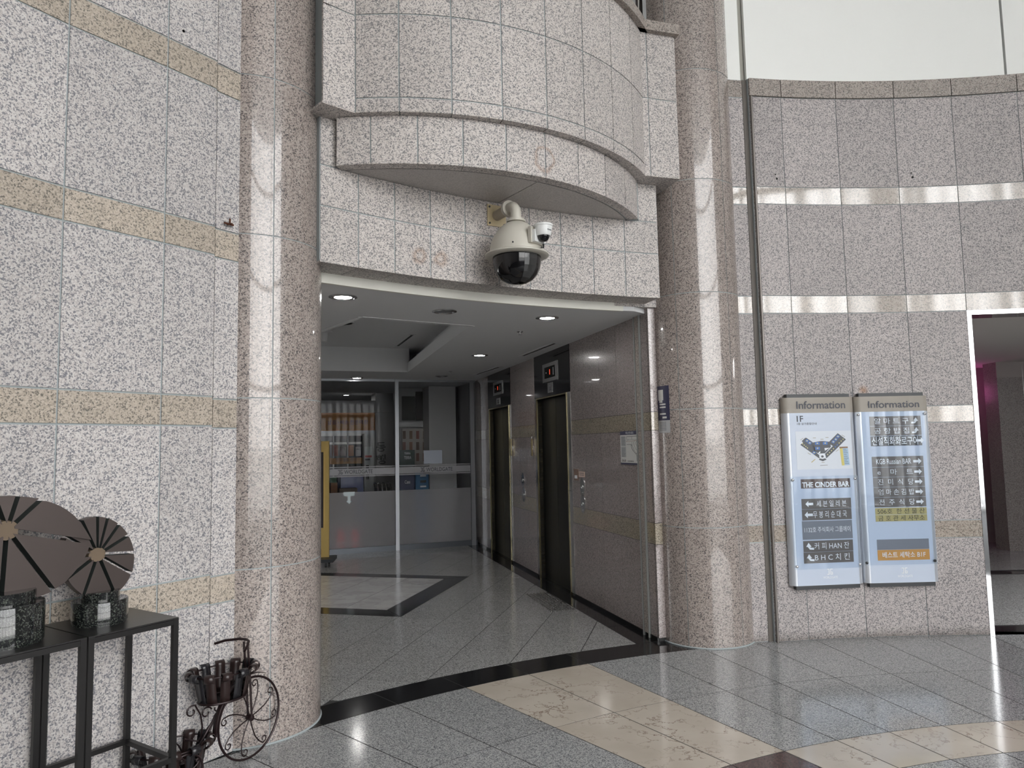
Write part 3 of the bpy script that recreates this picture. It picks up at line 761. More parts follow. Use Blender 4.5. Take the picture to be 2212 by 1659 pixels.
for i in range(4):
    for j in range(4):
        y0 = 8.85 + j * .6; x0 = 5.65 + j * .32 + i * .85
        tile([(x0, y0), (x0 + .85, y0), (x0 + 1.17, y0 + .6), (x0 + .32, y0 + .6)], G_lobby)
# chrome lining of the doorway
dj = struct(MB().slab(rf, UD0 - .02, UD0 + .26, 0, 2.647, -.205, .012, 1).build('door_3', M_chrome))
MB().slab(rf, UD0, UD1, 2.61, 2.647, -.205, .012, 8).build('door_head', M_chrome, dj)
MB().slab(rf, UD1 - .26, UD1 + .02, 0, 2.647, -.205, .012, 1).build('door_jamb', M_chrome, dj)
# unseen magenta tube lamp, added as assumed source of the corridor's pink glow
tl = thing('neon_tube_offscreen', 'unseen magenta tube assumed as source of the pink glow on the corridor end wall', 'lamp', Matrix.Translation((6.80, 11.05, 2.25)))
MB().tube([(0, 0, -.12), (0, 0, .12)], .012, 10).build('tube', mat('magenta_glow', (.8, .1, .5), .4, emit=(1, .18, .62), es=45), tl)
MB().box((-.03, .0, -.14), (.03, .08, .14)).build('mount', M_steel, tl)

# ================================================================== THINGS
def copy_tree(o, parent=None):
    c = o.copy(); COL.objects.link(c); c.parent = parent
    if parent: c.matrix_parent_inverse = o.matrix_parent_inverse.copy()
    for ch in list(o.children): copy_tree(ch, c)
    return c
# ---- recessed downlights
M_lamp = mat('lit_diffuser', (1, 1, 1), .5, emit=(1, .98, .95), es=46)
M_unlit = mat('reflector_bowl', (.55, .55, .56), .25, .8)
def downlight(p, lit, label, r=.078, z=None, m=None):
    q = at_z(p, ZC if z is None else z)
    t = thing('downlight', label, 'ceiling light', Matrix.Translation(q))
    t['group'] = 'recessed ceiling downlights'
    MB().lathe([(r, .002), (r + .022, .002), (r + .022, -.006), (r + .004, -.012), (r, -.006)], (0, 0, 0), 32).build('trim_ring', M_steel, t, True)
    if lit: MB().lathe([(r, -.004), (r * .6, -.008), (.001, -.009), (.001, -.004)], (0, 0, 0), 32).build('diffuser', m or M_lamp, t, True)
    else:
        MB().lathe([(r, -.001), (r * .7, .035), (r * .3, .05), (.001, .05), (.001, .036), (r*.3, .036), (r*.66,.022), (r*.93, -.002)], (0, 0, -.002), 32).build('reflector', M_unlit, t, True)
        MB().lathe([(.001, -.006), (.018, -.002), (.022, .012), (.012, .03), (.001, .034)], (0, 0, 0), 16).build('bulb', mat('frosted_bulb', (.8, .8, .78), .3), t, True)
downlight((741, 641), True, 'lit round downlight next to the left granite column')
downlight((1182, 686), True, 'lit round downlight beside the right end of the lobby trim')
downlight((1036, 767), True, 'lit round downlight in front of the lifts')
downlight((771, 816), True, 'lit round downlight at the head of the glass partition')
downlight((960, 672), False, 'unlit round downlight between two lit ones by the coffer')
downlight((954, 812), False, 'unlit round downlight near the glass partition')
# lights of the room behind the glass
for p, lab in (((748, 853), 'lit round downlight just behind the glass partition'), ((763, 878), 'lit round downlight above the orange shop sign')):
    downlight(p, True, lab, .07)
# ---- slot diffusers, sprinklers, speaker, detector
def slot(p0, p1, z, label):
    a = at_z(p0, z); c = at_z(p1, z); u = (c - a).xy.normalized(); n_ = Vector((-u.y, u.x))
    t = thing('slot_vent', label, 'vent', frame(a, u, n_) )
    t.matrix_world = Matrix(((u.x, n_.x, 0, a.x), (u.y, n_.y, 0, a.y), (0, 0, 1, a.z), (0, 0, 0, 1)))
    L_ = (c - a).xy.length
    MB().box((.02, -.018, -.002), (L_ - .02, .018, .004)).build('slot', M_dark, t)
    for y0 in (-.05, .02): MB().box((0, y0, -.006), (L_, y0 + .03, .004)).build('flange', M_ceil, t)
    for x0 in (0, L_ - .03): MB().box((x0, -.05, -.006), (x0 + .03, .05, .004)).build('end_cap', M_ceil, t)
slot((1128, 769), (1202, 740), ZC, 'long slot air vent in the ceiling above the nearer lift')
slot((1028, 809), (1080, 792), ZC, 'long slot air vent in the ceiling above the farther lift')
slot((858, 748), (892, 722), ZU, 'long slot air vent inside the recessed ceiling coffer')
def sprinkler(p, label):
    t = thing('sprinkler', label, 'sprinkler', Matrix.Translation(at_z(p, ZC)))
    MB().lathe([(.03, .002), (.03, -.006), (.012, -.010), (.012, -.022), (.004, -.022), (.004, .002)], (0, 0, 0), 16).build('escutcheon', M_steel, t, True)
    MB().lathe([(.016, -.034), (.016, -.031), (.003, -.030), (.003, -.02)], (0, 0, 0), 16).build('deflector', M_steel, t, True)
sprinkler((1123, 716), 'small sprinkler head in the ceiling between a downlight and a slot vent')
sprinkler((973, 802), 'small sprinkler head in the ceiling near the glass partition')
q = at_z((742, 697), ZU)
t = thing('ceiling_speaker', 'dark round speaker grille inside the ceiling coffer', 'speaker', Matrix.Translation(q))
MB().lathe([(.11, .002), (.11, -.006), (.10, -.01), (.001, -.01), (.001, .002)], (0, 0, 0), 28).build('grille', M_blackplastic, t, True)
MB().lathe([(.112, .002), (.125, .002), (.125, -.006), (.112, -.01)], (0, 0, 0), 28).build('rim', M_ceil, t, True)
q = at_z((700, 716), ZU)
t = thing('ceiling_detector', 'white cone shaped detector hanging from the ceiling coffer', 'detector', Matrix.Translation(q))
MB().lathe([(.10, .002), (.10, -.012), (.085, -.018), (.001, -.018), (.001, .002)], (0, 0, 0), 28).build('base', M_ceil, t, True)
MB().lathe([(.05, -.018), (.045, -.10), (.038, -.125), (.03, -.13), (.001, -.13), (.001, -.018)], (0, 0, 0), 20).build('cone', mat('white_plastic', (.75, .76, .76), .4), t, True)

# ---- lift indicators, plates and buttons
def on_lift(p0, p1): 
    a = at_plane(p0, E0, ED); c = at_plane(p1, E0, ED); s0, s1 = sorted((a[0], c[0])); z0, z1 = sorted((a[1], c[1])); return s0, s1, z0, z1
def lift_frame(s, z, off=.007):                             # seen from the lobby x runs towards the viewer
    return frame(E3 + EV * s + ENV * off + UPV * z, -EV, ENV)
M_red = mat('red_led', (.3, .02, .01), .5, emit=(1, .08, .03), es=.7)
def indicator(p0, p1, label):
    s0, s1, z0, z1 = on_lift(p0, p1); w_, h_ = s1 - s0, z1 - z0
    t = thing('floor_indicator', label, 'indicator', lift_frame(s1, z0, .010))
    MB().box((0, 0, 0), (w_, h_, .006)).build('faceplate', M_steel, t)
    MB().box((w_ * .16, h_ * .2, .006), (w_ * .84, h_ * .8, .009)).build('screen', M_dark, t)
    MB().box((w_ * .51, h_ * .36, .009), (w_ * .535, h_ * .64, .0098)).build('digit', M_red, t)
    MB().box((w_ * .26, h_ * .47, .009), (w_ * .29, h_ * .53, .0098)).build('mark', M_whiteink, t)
    MB().box((w_ * .74, h_ * .3, .009), (w_ * .77, h_ * .7, .0098)).build('mark', M_whiteink, t)
indicator((1174, 789), (1207, 819), 'steel floor indicator with red digit over the nearer lift')
indicator((1067, 828), (1088, 850), 'steel floor indicator with red digit over the farther lift')
def plate(p0, p1, label, name='number_plate', m=M_steel, mark='A'):
    s0, s1, z0, z1 = on_lift(p0, p1); w_, h_ = s1 - s0, z1 - z0
    t = thing(name, label, 'plate', lift_frame(s1, z0, .010))
    MB().box((0, 0, 0), (w_, h_, .004)).build('plate', m, t)
    MB().box((w_ * .3, h_ * .25, .004), (w_ * .7, h_ * .32, .005)).build('mark', M_ink, t)
    MB().box((w_ * .3, h_ * .62, .004), (w_ * .7, h_ * .69, .005)).build('mark', M_ink, t)
    MB().box((w_ * .44, h_ * .25, .004), (w_ * .56, h_ * .69, .005)).build('mark', M_ink, t)
plate((1185, 828), (1196, 847), 'small steel number plate under the nearer lift indicator')
plate((1074, 861), (1082, 873), 'small steel number plate under the farther lift indicator')
def button(p, label, rz=.094):
    s, z = at_plane(p, E0, ED)
    t = thing('call_button', label, 'lift button', lift_frame(s, z, .006))
    ov = [(math.cos(a * math.pi / 16) * .062, math.sin(a * math.pi / 16) * rz) for a in range(32)]
    MB().prism(ov, 0, .005).build('plate', M_steel, t)
    MB().lathe([(.019, .005), (.019, .011), (.014, .012), (.014, .009), (.001, .009), (.001, .005)], (0, .0, 0), 20).build('push_button', M_chrome, t, True)
    MB().lathe([(.006, .005), (.006, .008), (.001, .008), (.001, .005)], (0, -rz * .62, 0), 12).build('key_hole', M_chrome, t, True)
button((1260, 1052), 'upper oval steel call plate between the nearer lift and the evacuation plan')
button((1261, 1089), 'lower oval steel call plate between the nearer lift and the evacuation plan')
button((1131, 1037), 'upper oval steel call plate between the two lifts')
button((1133, 1068), 'lower oval steel call plate between the two lifts')
s0, s1, z0, z1 = on_lift((1242, 1013), (1251, 1038))
t = thing('notice_holder', 'small copper coloured notice holder beside the nearer lift casing', 'notice', lift_frame(s1, z0, .006))
M_copper = mat('copper_plate', (.62, .42, .33), .25, .9)
MB().box((0, 0, 0), (s1 - s0, z1 - z0, .006)).build('plate', M_copper, t)
MB().box((.02, .02, .006), (s1 - s0 - .02, (z1 - z0) * .45, .008)).build('card', M_whiteink, t)
MB().box((0, (z1 - z0) * .86, .006), (s1 - s0, z1 - z0, .010)).build('lip', M_copper, t)
s0, s1, z0, z1 = on_lift((1252, 1018), (1265, 1031))
t = thing('notice_plate', 'small pale pink notice plate above the oval call plates', 'notice', lift_frame(s1, z0, .006))
MB().box((0, 0, 0), (s1 - s0, z1 - z0, .004)).build('plate', mat('pale_pink_card', (.70, .54, .46), .4), t)
for k_ in (.3, .62): MB().box((.02, (z1 - z0) * k_, .004), (s1 - s0 - .02, (z1 - z0) * (k_ + .1), .0045)).build('print_line', M_ink, t)
for p0, p1, lab in (((1105, 942), (1111, 985), 'narrow brass blade sign beside the farther lift'), ((1150, 942), (1156, 985), 'narrow brass blade sign beside the nearer lift')):
    s0, s1, z0, z1 = on_lift(p0, p1)
    t = thing('blade_sign', lab, 'sign', lift_frame((s0 + s1) / 2, z0, .006))
    MB().box((-.008, 0, .008), (.008, (z1 - z0) * .86, .03)).build('blade', M_brass, t)
    MB().tube([(0, (z1 - z0) * .86, .018), (0, (z1 - z0) * .95, .018), (0, (z1 - z0) * .96, .0)], .008, 8).build('hook', M_steel, t, True)
    MB().box((-.012, (z1 - z0) * .3, 0), (.012, (z1 - z0) * .5, .010)).build('bracket', M_steel, t)
# ---- evacuation plan on the lift wall
a_, c_ = at_plane((1342, 932), E0, ED), at_plane((1389, 1005), E0, ED)
W_, Hh = a_[0] - .2, a_[1] - c_[1]
t = thing('evacuation_plan', 'evacuation plan poster with dark blue title bar on the lift wall', 'poster', lift_frame(a_[0], c_[1] , .008))
M_navy = mat('navy_print', (.03, .03, .075), .4); M_poster = mat('poster_white', (.62, .62, .60), .35); M_line = mat('grey_print', (.12, .12, .13), .5); M_pale = mat('pale_grey_print', (.36, .37, .38), .5)
MB().box((0, 0, 0), (W_, Hh, .004)).build('sheet', M_poster, t)
MB().box((0, Hh * .885, .004), (W_, Hh, .0046)).build('title_bar', M_navy, t)
MB().box((0, 0, .004), (W_, Hh * .055, .0046)).build('foot_bar', M_navy, t)
text('피난안내도', (W_ * .28, Hh * .905, W_ * .68, Hh * .98), M_whiteink, t, z=.0042)
MB().box((W_ * .91, Hh * .925, .0046), (W_ * .95, Hh * .975, .005)).build('title_mark', M_whiteink, t)
for (x0, y0, x1, y1) in ((.04, .55, .27, .85), (.04, .22, .27, .53)): MB().box((W_ * x0, Hh * y0, .004), (W_ * x1, Hh * y1, .0045)).build('text_block', M_pale, t)
for k_ in range(14):
    y0 = .24 + k_ * .044
    if abs(y0 - .53) < .03: continue
    MB().box((W_ * .06, Hh * y0, .0045), (W_ * (.2 + .05 * ((k_ * 7) % 3) / 2), Hh * (y0 + .009), .005)).build('print_line', M_line, t)
def pl(pts, parent, m, r=.0012, z=.0048, close=False):
    P = [(W_ * x, Hh * y, z) for x, y in pts]
    MB().tube(P + ([P[0]] if close else []), r, 4).build('plan_line', m, parent)
pl([(.32, .83), (.86, .84)], t, M_line, .002); pl([(.32, .83), (.32, .75), (.42, .75)], t, M_line); pl([(.58, .83), (.58, .75)], t, M_line)
pl([(.30, .70), (.44, .74), (.84, .74), (.90, .80), (.93, .71)], t, M_line); pl([(.30, .68), (.86, .72)], t, mat('red_print', (.3, .08, .07), .5))
pl([(.32, .60), (.54, .60), (.56, .5), (.62, .42), (.80, .28), (.80, .12), (.98, .12)], t, M_line, .002)
pl([(.58, .68), (.60, .56), (.66, .45), (.74, .36), (.90, .30)], t, M_line); pl([(.66, .68), (.70, .54), (.78, .44), (.9, .40)], t, M_line)
pl([(.76, .68), (.76, .60), (.84, .54), (.9, .52)], t, M_line); pl([(.90, .12), (.90, .70)], t, M_line, .002); pl([(.98, .12), (.97, .70)], t, M_line)
for k_ in range(8): pl([(.90, .18 + k_ * .065), (.975, .18 + k_ * .065)], t, M_line)
for k_ in range(3): pl([(.80, .16 + k_ * .06), (.9, .16 + k_ * .06)], t, M_line)
for (x, y) in ((.56, .575), (.83, .60), (.88, .58), (.62, .43), (.77, .33), (.86, .34), (.70, .70), (.80, .68)):
    MB().box((W_ * (x - .01), Hh * (y - .008), .0045), (W_ * (x + .012), Hh * (y + .012), .005)).build('plan_mark', M_line, t)
for k_ in range(6): MB().box((W_ * (.06 + .035 * k_), Hh * .085, .0045), (W_ * (.08 + .035 * k_), Hh * (.12 + .05 * ((k_ * 5) % 3) / 2), .005)).build('picture_mark', mat('photo_red_brown', (.12, .05, .05), .5) if k_ % 2 else M_line, t)
for k_ in range(6): MB().box((W_ * (.35 + .05 * k_), Hh * .085, .0045), (W_ * (.375 + .05 * k_), Hh * .125, .005)).build('picture_mark', M_line, t)
# ---- strip sticker wrapped on the right column
def colpatch(a0, a1, z0, z1, m, parent, name, off=.0055):
    a0, a1 = (230 + (a - 252) * .6 for a in (a0, a1))
    return MB().slab(arc_fn(CRc, CRr, False), a0, a1, z0, z1, off - .002, off, 6).build(name, m, parent, True)
cz = lambda y: H + ray((1420, y)).z / ray((1420, y)).xy.length * 6.28
t = thing('column_sticker', 'tall black and white no smoking sticker on the column by the lifts', 'sticker')
colpatch(252, 287, cz(910), cz(838), M_navy, t, 'dark_part'); colpatch(252, 287, cz(936), cz(910), mat('grey_vinyl', (.45, .46, .47), .4), t, 'pale_part')
for k_, (y0, y1, a0, a1) in enumerate(((846, 868, 268, 284), (868, 873, 271, 281), (875, 878, 262, 280), (881, 884, 262, 280), (895, 898, 262, 280), (902, 906, 260, 272))):
    colpatch(a0, a1, cz(y1), cz(y0), M_poster, t, 'printed_mark', .0065)
for k_ in range(6): colpatch(262, 282, cz(914.5 + 3.2 * k_), cz(913.5 + 3.2 * k_), M_line, t, 'print_line', .0065)

# ---- directory signs
def sign(p_bl, p_br, zb, zt, zh, label):
    a = Vector(p_bl); c = Vector(p_br); u = (c - a).normalized(); n_ = Vector((u.y, -u.x)); wdt = (c - a).length - .006
    t = thing('directory_sign', label, 'sign', frame((a.x + u.x * .003 - n_.x * .055, a.y + u.y * .003 - n_.y * .055, zb), u, n_))
    h = zt - zb
    def shell(m, y0, y1, name, ex=0):
        prof = [(0, 0), (0, .022), (.010, .040), (.030, .053), (.05, .056)]
        P = [(x - ex if i < 4 else x, z + (ex if i else 0)) for i, (x, z) in enumerate(prof)]
        P = P + [(wdt - x, z) for x, z in P[::-1]]
        b_ = MB(); nn = len(P)
        b_.add([(x, y0, z) for x, z in P] + [(x, y1, z) for x, z in P], [tuple(range(nn)), tuple(range(nn, 2 * nn))] + [(i, (i + 1) % nn, (i + 1) % nn + nn, i + nn) for i in range(nn)])
        return b_.build(name, m, t, True)
    shell(M_alu, 0, h, 'casing')
    MB().box((.045, .001, .05), (wdt - .045, zh - zb, .0568)).build('face_panel', M_aluface, t)
    shell(M_taupe, zh - zb, h + .0005, 'header_band', .0012)
    for y0, y1 in ((h, h + .028), (-.032, 0)):
        MB().box((.035, y0, .004), (wdt - .04, y1, .05)).build('end_cap', M_blackplastic, t)
    return t, wdt, h
SA, wA, hA = sign((2.19, 5.885), (2.803, 5.949), .44, 1.94, 1.815, 'silver directory sign with a floor plan, left of its twin')
SB, wB, hB = sign((2.803, 5.949), (3.418, 5.962), .44, 1.94, 1.815, 'silver directory sign full of shop name strips')
ZF = .0568
def uvA(x, y):
    xl = 1690 + (y - 860) * 23 / 405; return ((x - xl) / 155 * .615, (1265 - y) / 405 * 1.5)
def uvB(x, y):
    xl = 1845 + (y - 858) * 23 / 404; return ((x - xl) / 160.5 * .615, (1260.5 - y) / 404 * 1.5)
def rect(uv, x0, y0, x1, y1):
    a = uv(x0, y1); c = uv(x1, y0); return (a[0], a[1], c[0], c[1])
M_strip = mat('brown_grey_strip', (.125, .108, .10), .4); M_stripblk = mat('black_strip', (.03, .032, .038), .4)
M_stripg = mat('slate_strip', (.20, .21, .245), .4); M_stripgold = mat('gold_foil_strip', (.36, .31, .14), .3, .4); M_stripo = mat('orange_strip', (.60, .30, .07), .4)
M_stripbr = mat('dark_brown_strip', (.09, .05, .04), .4); M_inkbk = mat('black_ink', (.02, .02, .02), .5)
def strip(t, r, m, s=None, tb=None, ink=M_whiteink, arrow=None, bold=0):
    o = MB().box((r[0], r[1] + .001, ZF), (r[2], r[3] - .001, ZF + .002)).build('name_strip', m, t)
    w_, h_ = r[2] - r[0], r[3] - r[1]
    if s:
        tb = tb or (.08, .2, .92, .8)
        text(s, (r[0] + w_ * tb[0], r[1] + h_ * tb[1], r[0] + w_ * tb[2], r[1] + h_ * tb[3]), ink, o, z=ZF + .002, bold=bold)
    if arrow:
        kind, ax = arrow; cx = r[0] + w_ * ax; cy = r[1] + h_ * .5; k = h_ * .30; z_ = ZF + .0034
        b_ = MB()
        if kind in 'LR':
            sg = 1 if kind == 'R' else -1
            b_.add([(cx + sg * k * 1.3, cy, z_), (cx + sg * k * .3, cy + k, z_), (cx + sg * k * .3, cy + k * .38, z_), (cx - sg * k * 1.3, cy + k * .38, z_), (cx - sg * k * 1.3, cy - k * .38, z_), (cx + sg * k * .3, cy - k * .38, z_), (cx + sg * k * .3, cy - k, z_)], [tuple(range(7))])
        else:                                              # bent arrow, U: up to the right, B: back to the upper left
            sg = 1 if kind == 'U' else -1
            b_.add([(cx - sg * k * 1.2, cy - k, z_), (cx + sg * k * .1, cy - k * .9, z_), (cx + sg * k * .75, cy - k * .1, z_), (cx + sg * k * 1.2, cy - k * .1, z_), (cx + sg * k * .4, cy + k * 1.1, z_), (cx - sg * k * .5, cy - k * .1, z_), (cx, cy - k * .1, z_), (cx - sg * k * .2, cy - k * .35, z_), (cx - sg * k * 1.2, cy - k * .4, z_)], [tuple(range(9))])
        b_.build('arrow', ink, o)
    return o
def logo(t, uv, x, y):
    a = uv(x, y); world_gate(t, a[0], a[1], .046, M_whiteink, ZF + .0005)
    text('WORLDGATE', (a[0] - .035, a[1] - .030, a[0] + .085, a[1] - .012), M_whiteink, t, z=ZF)
def screws(t, pts, m=M_chrome):
    for (x, y) in pts: MB().lathe([(.011, 0), (.011, .006), (.007, .010), (.001, .011), (.001, 0)], (x, y, ZF + .006), 14).build('screw', m, t, True)
# left sign
r = rect(uvA, 1719, 868, 1823, 885); text('Information', r, M_ink, SA, z=ZF + .0022, bold=.012)
r = rect(uvA, 1720, 900, 1733, 913); text('1F', r, M_ink, SA, z=ZF, bold=.015)
r = rect(uvA, 1720.5, 915, 1762, 920); text('1층 상가종합안내', r, M_ink, SA, z=ZF, bold=.01)
r = rect(uvA, 1721.5, 934, 1836, 1017); mp = MB().box((r[0], r[1], ZF), (r[2], r[3], ZF + .0015)).build('map_sheet', mat('map_paper', (.66, .71, .78), .4), SA)
def mpt(x, y): return (r[0] + (x - 315) / 1690 * (r[2] - r[0]), r[3] - (y - 200) / 1250 * (r[3] - r[1]))
def mpoly(pts, m, z, name='map_area'):
    MB().prism([mpt(*p) for p in pts], ZF + z - .0008, ZF + z).build(name, m, mp)
M_mdark = mat('map_charcoal', (.075, .085, .10), .4); M_mblue = mat('map_blue', (.06, .17, .50), .4); M_myel = mat('map_yellow', (.62, .58, .28), .4); M_mwh = mat('map_white', (.75, .80, .86), .4)
mpoly([(445, 640), (530, 560), (490, 520), (600, 415), (640, 415), (820, 560), (800, 600), (900, 760), (880, 870), (1010, 1000), (1000, 1100)], M_mdark, .0024)
mpoly([(1840, 490), (1600, 280), (1320, 560), (1350, 640), (1430, 700), (1180, 950), (1210, 1100), (1570, 760)], M_mdark, .0024)
mpoly([(800, 575), (1060, 530), (1140, 530), (1350, 560), (1370, 720), (1180, 930), (1000, 940), (860, 870), (790, 700)], M_mdark, .0024)
mpoly([(1215 , 1140), (1100, 1190), (980, 1140), (1010, 1100), (1180, 1100)], M_mdark, .0024)
import itertools
for (x, y) in ((650, 510), (730, 580), (960, 600), (1200, 600), (960, 760), (1450, 560), (1530, 480), (1600, 390), (850, 900)):
    mpoly([(x - 62, y + 15), (x - 10, y - 60), (x + 62, y - 10), (x + 15, y + 60)] if y not in (600, 760) else [(x - 70, y - 40), (x + 70, y - 40), (x + 70, y + 50), (x - 70, y + 50)], M_mblue, .0030)
    mpoly([(x - 22, y - 18), (x + 22, y - 18), (x + 22, y + 18), (x - 22, y + 18)], M_myel, .0034)
for k_ in range(4):
    x, y = 510 + 48 * k_, 600 + 47 * k_; mpoly([(x - 20, y), (x, y - 22), (x + 22, y + 8), (x, y + 30)], M_myel, .0034)
for k_ in range(9):
    x, y = 1750 - 62 * k_, 480 + 62 * k_
    mpoly([(x - 20, y), (x + 4, y - 24), (x + 24, y), (x, y + 24)], M_myel if k_ not in (3, 4) else M_mblue, .0034)
ring = [(1090 + 95 * math.cos(a / 10 * math.pi), 1025 + 90 * math.sin(a / 10 * math.pi)) for a in range(20)]
mpoly(ring, M_mwh, .0036); mpoly([(1090 + (x - 1090) * .42, 1035 + (y - 1025) * .42) for x, y in ring], M_mdark, .0040)
mpoly([(1170, 760), (1330, 755), (1180, 850)], M_mwh, .0030); mpoly([(960, 930), (1040, 850), (1030, 930)], M_mwh, .0030)
mpoly([(1625, 730), (1880, 725), (1885, 775), (1630, 785)], mat('map_brown', (.25, .16, .10), .4), .0024)
mpoly([(1635, 785), (1720, 785), (1755, 1340), (1675, 1345)], mat('map_key_yellow', (.62, .55, .16), .4), .0024)
mpoly([(1725, 785), (1885, 778), (1915, 1335), (1757, 1340)], mat('map_key_blue', (.36, .52, .68), .4), .0024)
for k_ in range(9): mpoly([(1740 + 2.5 * k_, 810 + 58 * k_), (1830 + 2.5 * k_ + 20 * (k_ % 3), 808 + 58 * k_), (1830 + 2.5 * k_ + 20 * (k_ % 3), 822 + 58 * k_), (1740 + 2.5 * k_, 824 + 58 * k_)], M_line, .0028, 'key_line')
for (x, y, s_) in ((500, 450, 1), (1765, 370, -1), (700, 935, -1), (1560, 850, 1), (880, 420, 0), (1265, 412, 0), (1110, 465, 0), (1105, 1228, 0)):
    mpoly([(x - 45, y + 30 * s_ - 8), (x + 45, y - 30 * s_ - 8), (x + 45, y - 30 * s_ + 10), (x - 45, y + 30 * s_ + 10)], mat('map_tag', (.35, .33, .27), .5), .0024, 'map_tag')
mpoly([(745, 1215), (870, 1110), (880, 1125), (760, 1228)], mat('map_tag_gold', (.5, .4, .12), .5), .0024, 'map_tag')
mpoly([(1010, 1322), (1240, 1312), (1240, 1328), (1010, 1338)], mat('map_caption', (.25, .25, .26), .5), .0024, 'map_tag')
x0, x1 = 1730, 1834
def yA(y0, y1, xa=1730, xb=1834): return rect(uvA, xa + (y0 - 1040) * .045, y0, xb + (y0 - 1040) * .045, y1)
strip(SA, yA(1037.6, 1058), M_stripbr, 'THE CINDER BAR', (.02, .10, .98, .68), bold=.03)
strip(SA, yA(1080, 1102.5), M_strip, '세 븐 일 레 븐', (.30, .2, .90, .8), arrow=('L', .15))
strip(SA, yA(1102.5, 1126.5), M_strip, '무 봉 리 순 대 국', (.22, .2, .90, .82), arrow=('L', .13))
strip(SA, yA(1127.8, 1167.6), M_stripg, '1132호 주식회사 그룹에이', (.04, .38, .96, .68))
strip(SA, yA(1169.7, 1194), M_strip, '커 피 HAN 잔', (.22, .22, .92, .82), arrow=('B', .13))
strip(SA, yA(1194, 1218), M_strip, 'B H C 치 킨', (.22, .22, .92, .82), arrow=('B', .13))
pa_ = rect(uvA, 1716, 1032, 1849, 1230)
MB().box((pa_[0], pa_[1], ZF + .004), (pa_[2], pa_[3], ZF + .007)).build('acrylic_cover', M_acryl, SA)
screws(SA, [(pa_[0] + .022, pa_[3] - .025), (pa_[2] - .022, pa_[3] - .025), (pa_[0] + .022, pa_[1] + .025), (pa_[2] - .022, pa_[1] + .025)])
logo(SA, uvA, 1786, 1243)
# right sign
r = rect(uvB, 1873.5, 866.5, 1983, 882); text('Information', r, M_ink, SB, z=ZF + .0022, bold=.012)
def yB(y0, y1, xa=1877, xb=1986): return rect(uvB, xa + (y0 - 900) * .057, y0, xb + (y0 - 900) * .057, y1)
strip(SB, yB(900.5, 922), M_strip, '알 마 트 구', (.09, .2, .76, .82), arrow=('U', .88))
strip(SB, yB(922, 943.5), M_strip, '공 항 밥 집', (.08, .2, .76, .82), arrow=('U', .88))
strip(SB, yB(944, 966), M_stripblk, '신설직화화로구이', (.02, .08, .92, .94), arrow=('R', .96), bold=.012)
strip(SB, yB(988.5, 1012), M_strip, 'KGB Russian BAR', (.08, .28, .76, .78), arrow=('R', .88), bold=.008)
for y0, y1, s_ in ((1012, 1033.6, 'e    마    트'), (1033.6, 1055.3, '진  미  식  당'), (1055.3, 1077.3, '엄 마 손 김 밥'), (1077.3, 1098.8, '전  주  식  당')):
    strip(SB, yB(y0, y1), M_strip, s_, (.09, .22, .78, .82), arrow=('R', .88))
strip(SB, yB(1100, 1115), M_stripgold, '506호  한 선 물 산', (.04, .12, .96, .88), M_inkbk)
strip(SB, yB(1115, 1129.5), M_stripgold, '금 호 관 세 사무소', (.05, .10, .95, .90), M_inkbk)
strip(SB, yB(1167.5, 1190), M_stripg)
strip(SB, yB(1190, 1212.8), M_stripo, '베스트 세탁소 B1F', (.09, .24, .92, .80), bold=.008)
pb_ = rect(uvB, 1864, 889.5, 2000, 1222)
MB().box((pb_[0], pb_[1], ZF + .004), (pb_[2], pb_[3], ZF + .007)).build('acrylic_cover', M_acryl, SB)
screws(SB, [(pb_[0] + .022, pb_[3] - .025), (pb_[2] - .022, pb_[3] - .025)]); screws(SB, [(pb_[2] - .02, pb_[1] + .025), (pb_[0] + .02, pb_[1] + .02)], M_blackplastic)
logo(SB, uvB, 1944, 1241)

# ---- big dome camera over the entrance
fp = CF + (Vector((-.095, 5.170)) - CF).normalized() * 6.1925; fn_ = (CF - fp).normalized(); fu = Vector((-fn_.y, fn_.x))
t = thing('dome_camera', 'large cream dome security camera with smoked glass on a wall arm', 'camera', frame((fp.x, fp.y, 3.262), fu, fn_))
M_cream2 = mat('aged_cream_paint', (.56, .535, .47), .4); M_plate = mat('yellowed_cream_paint', (.60, .50, .31), .45); M_smoke = mat('smoked_dome', (.006, .006, .007), .03)
MB().box((-.076, -.078, -.002), (.076, .078, .008)).build('mount_plate', M_plate, t)
for (x, y) in ((-.06, .06), (.06, .06), (-.06, -.06), (.06, -.06)): MB().lathe([(.008, 0), (.008, .005), (.001, .006), (.001, 0)], (x, y, .008), 6).build('bolt', M_blackplastic, t)
MB().tube([(0, 0, .006), (0, 0, .17)], .037, 20).build('arm', mat('aged_beige_paint', (.42, .37, .29), .45), t, True)
MB().lathe([(.037, .165), (.055, .165), (.058, .170), (.058, .180), (.052, .183), (.058, .186), (.058, .198), (.037, .20)], (0, 0, 0), 28).build('flange', M_cream2, t, True)
XO, YO = 0.0, 0.0
el = [(0, 0, .20)] + [(0, -.062 + .062 * math.cos(a), .218 + .062 * math.sin(a)) for a in [math.pi / 2 * k / 8 for k in range(9)]] + [(0, -.125, .28)]
MB().tube(el, .037, 20).build('elbow', M_cream2, t, True)
ca = (0, -.012, .28)
MB().lathe([(.045, -.115), (.066, -.112), (.066, -.102), (.058, -.100), (.058, -.092), (.037, -.090), (.037, -.115)], ca, 28, (0, 1, 0)).build('collar', M_cream2, t, True)
prof = [(.188, -.345), (.187, -.315), (.183, -.285), (.174, -.252), (.159, -.217), (.138, -.184), (.110, -.152), (.078, -.128), (.05, -.114), (.001, -.11)]
MB().lathe([(.001, -.345)] + prof, ca, 48, (0, 1, 0)).build('housing', M_cream2, t, True)
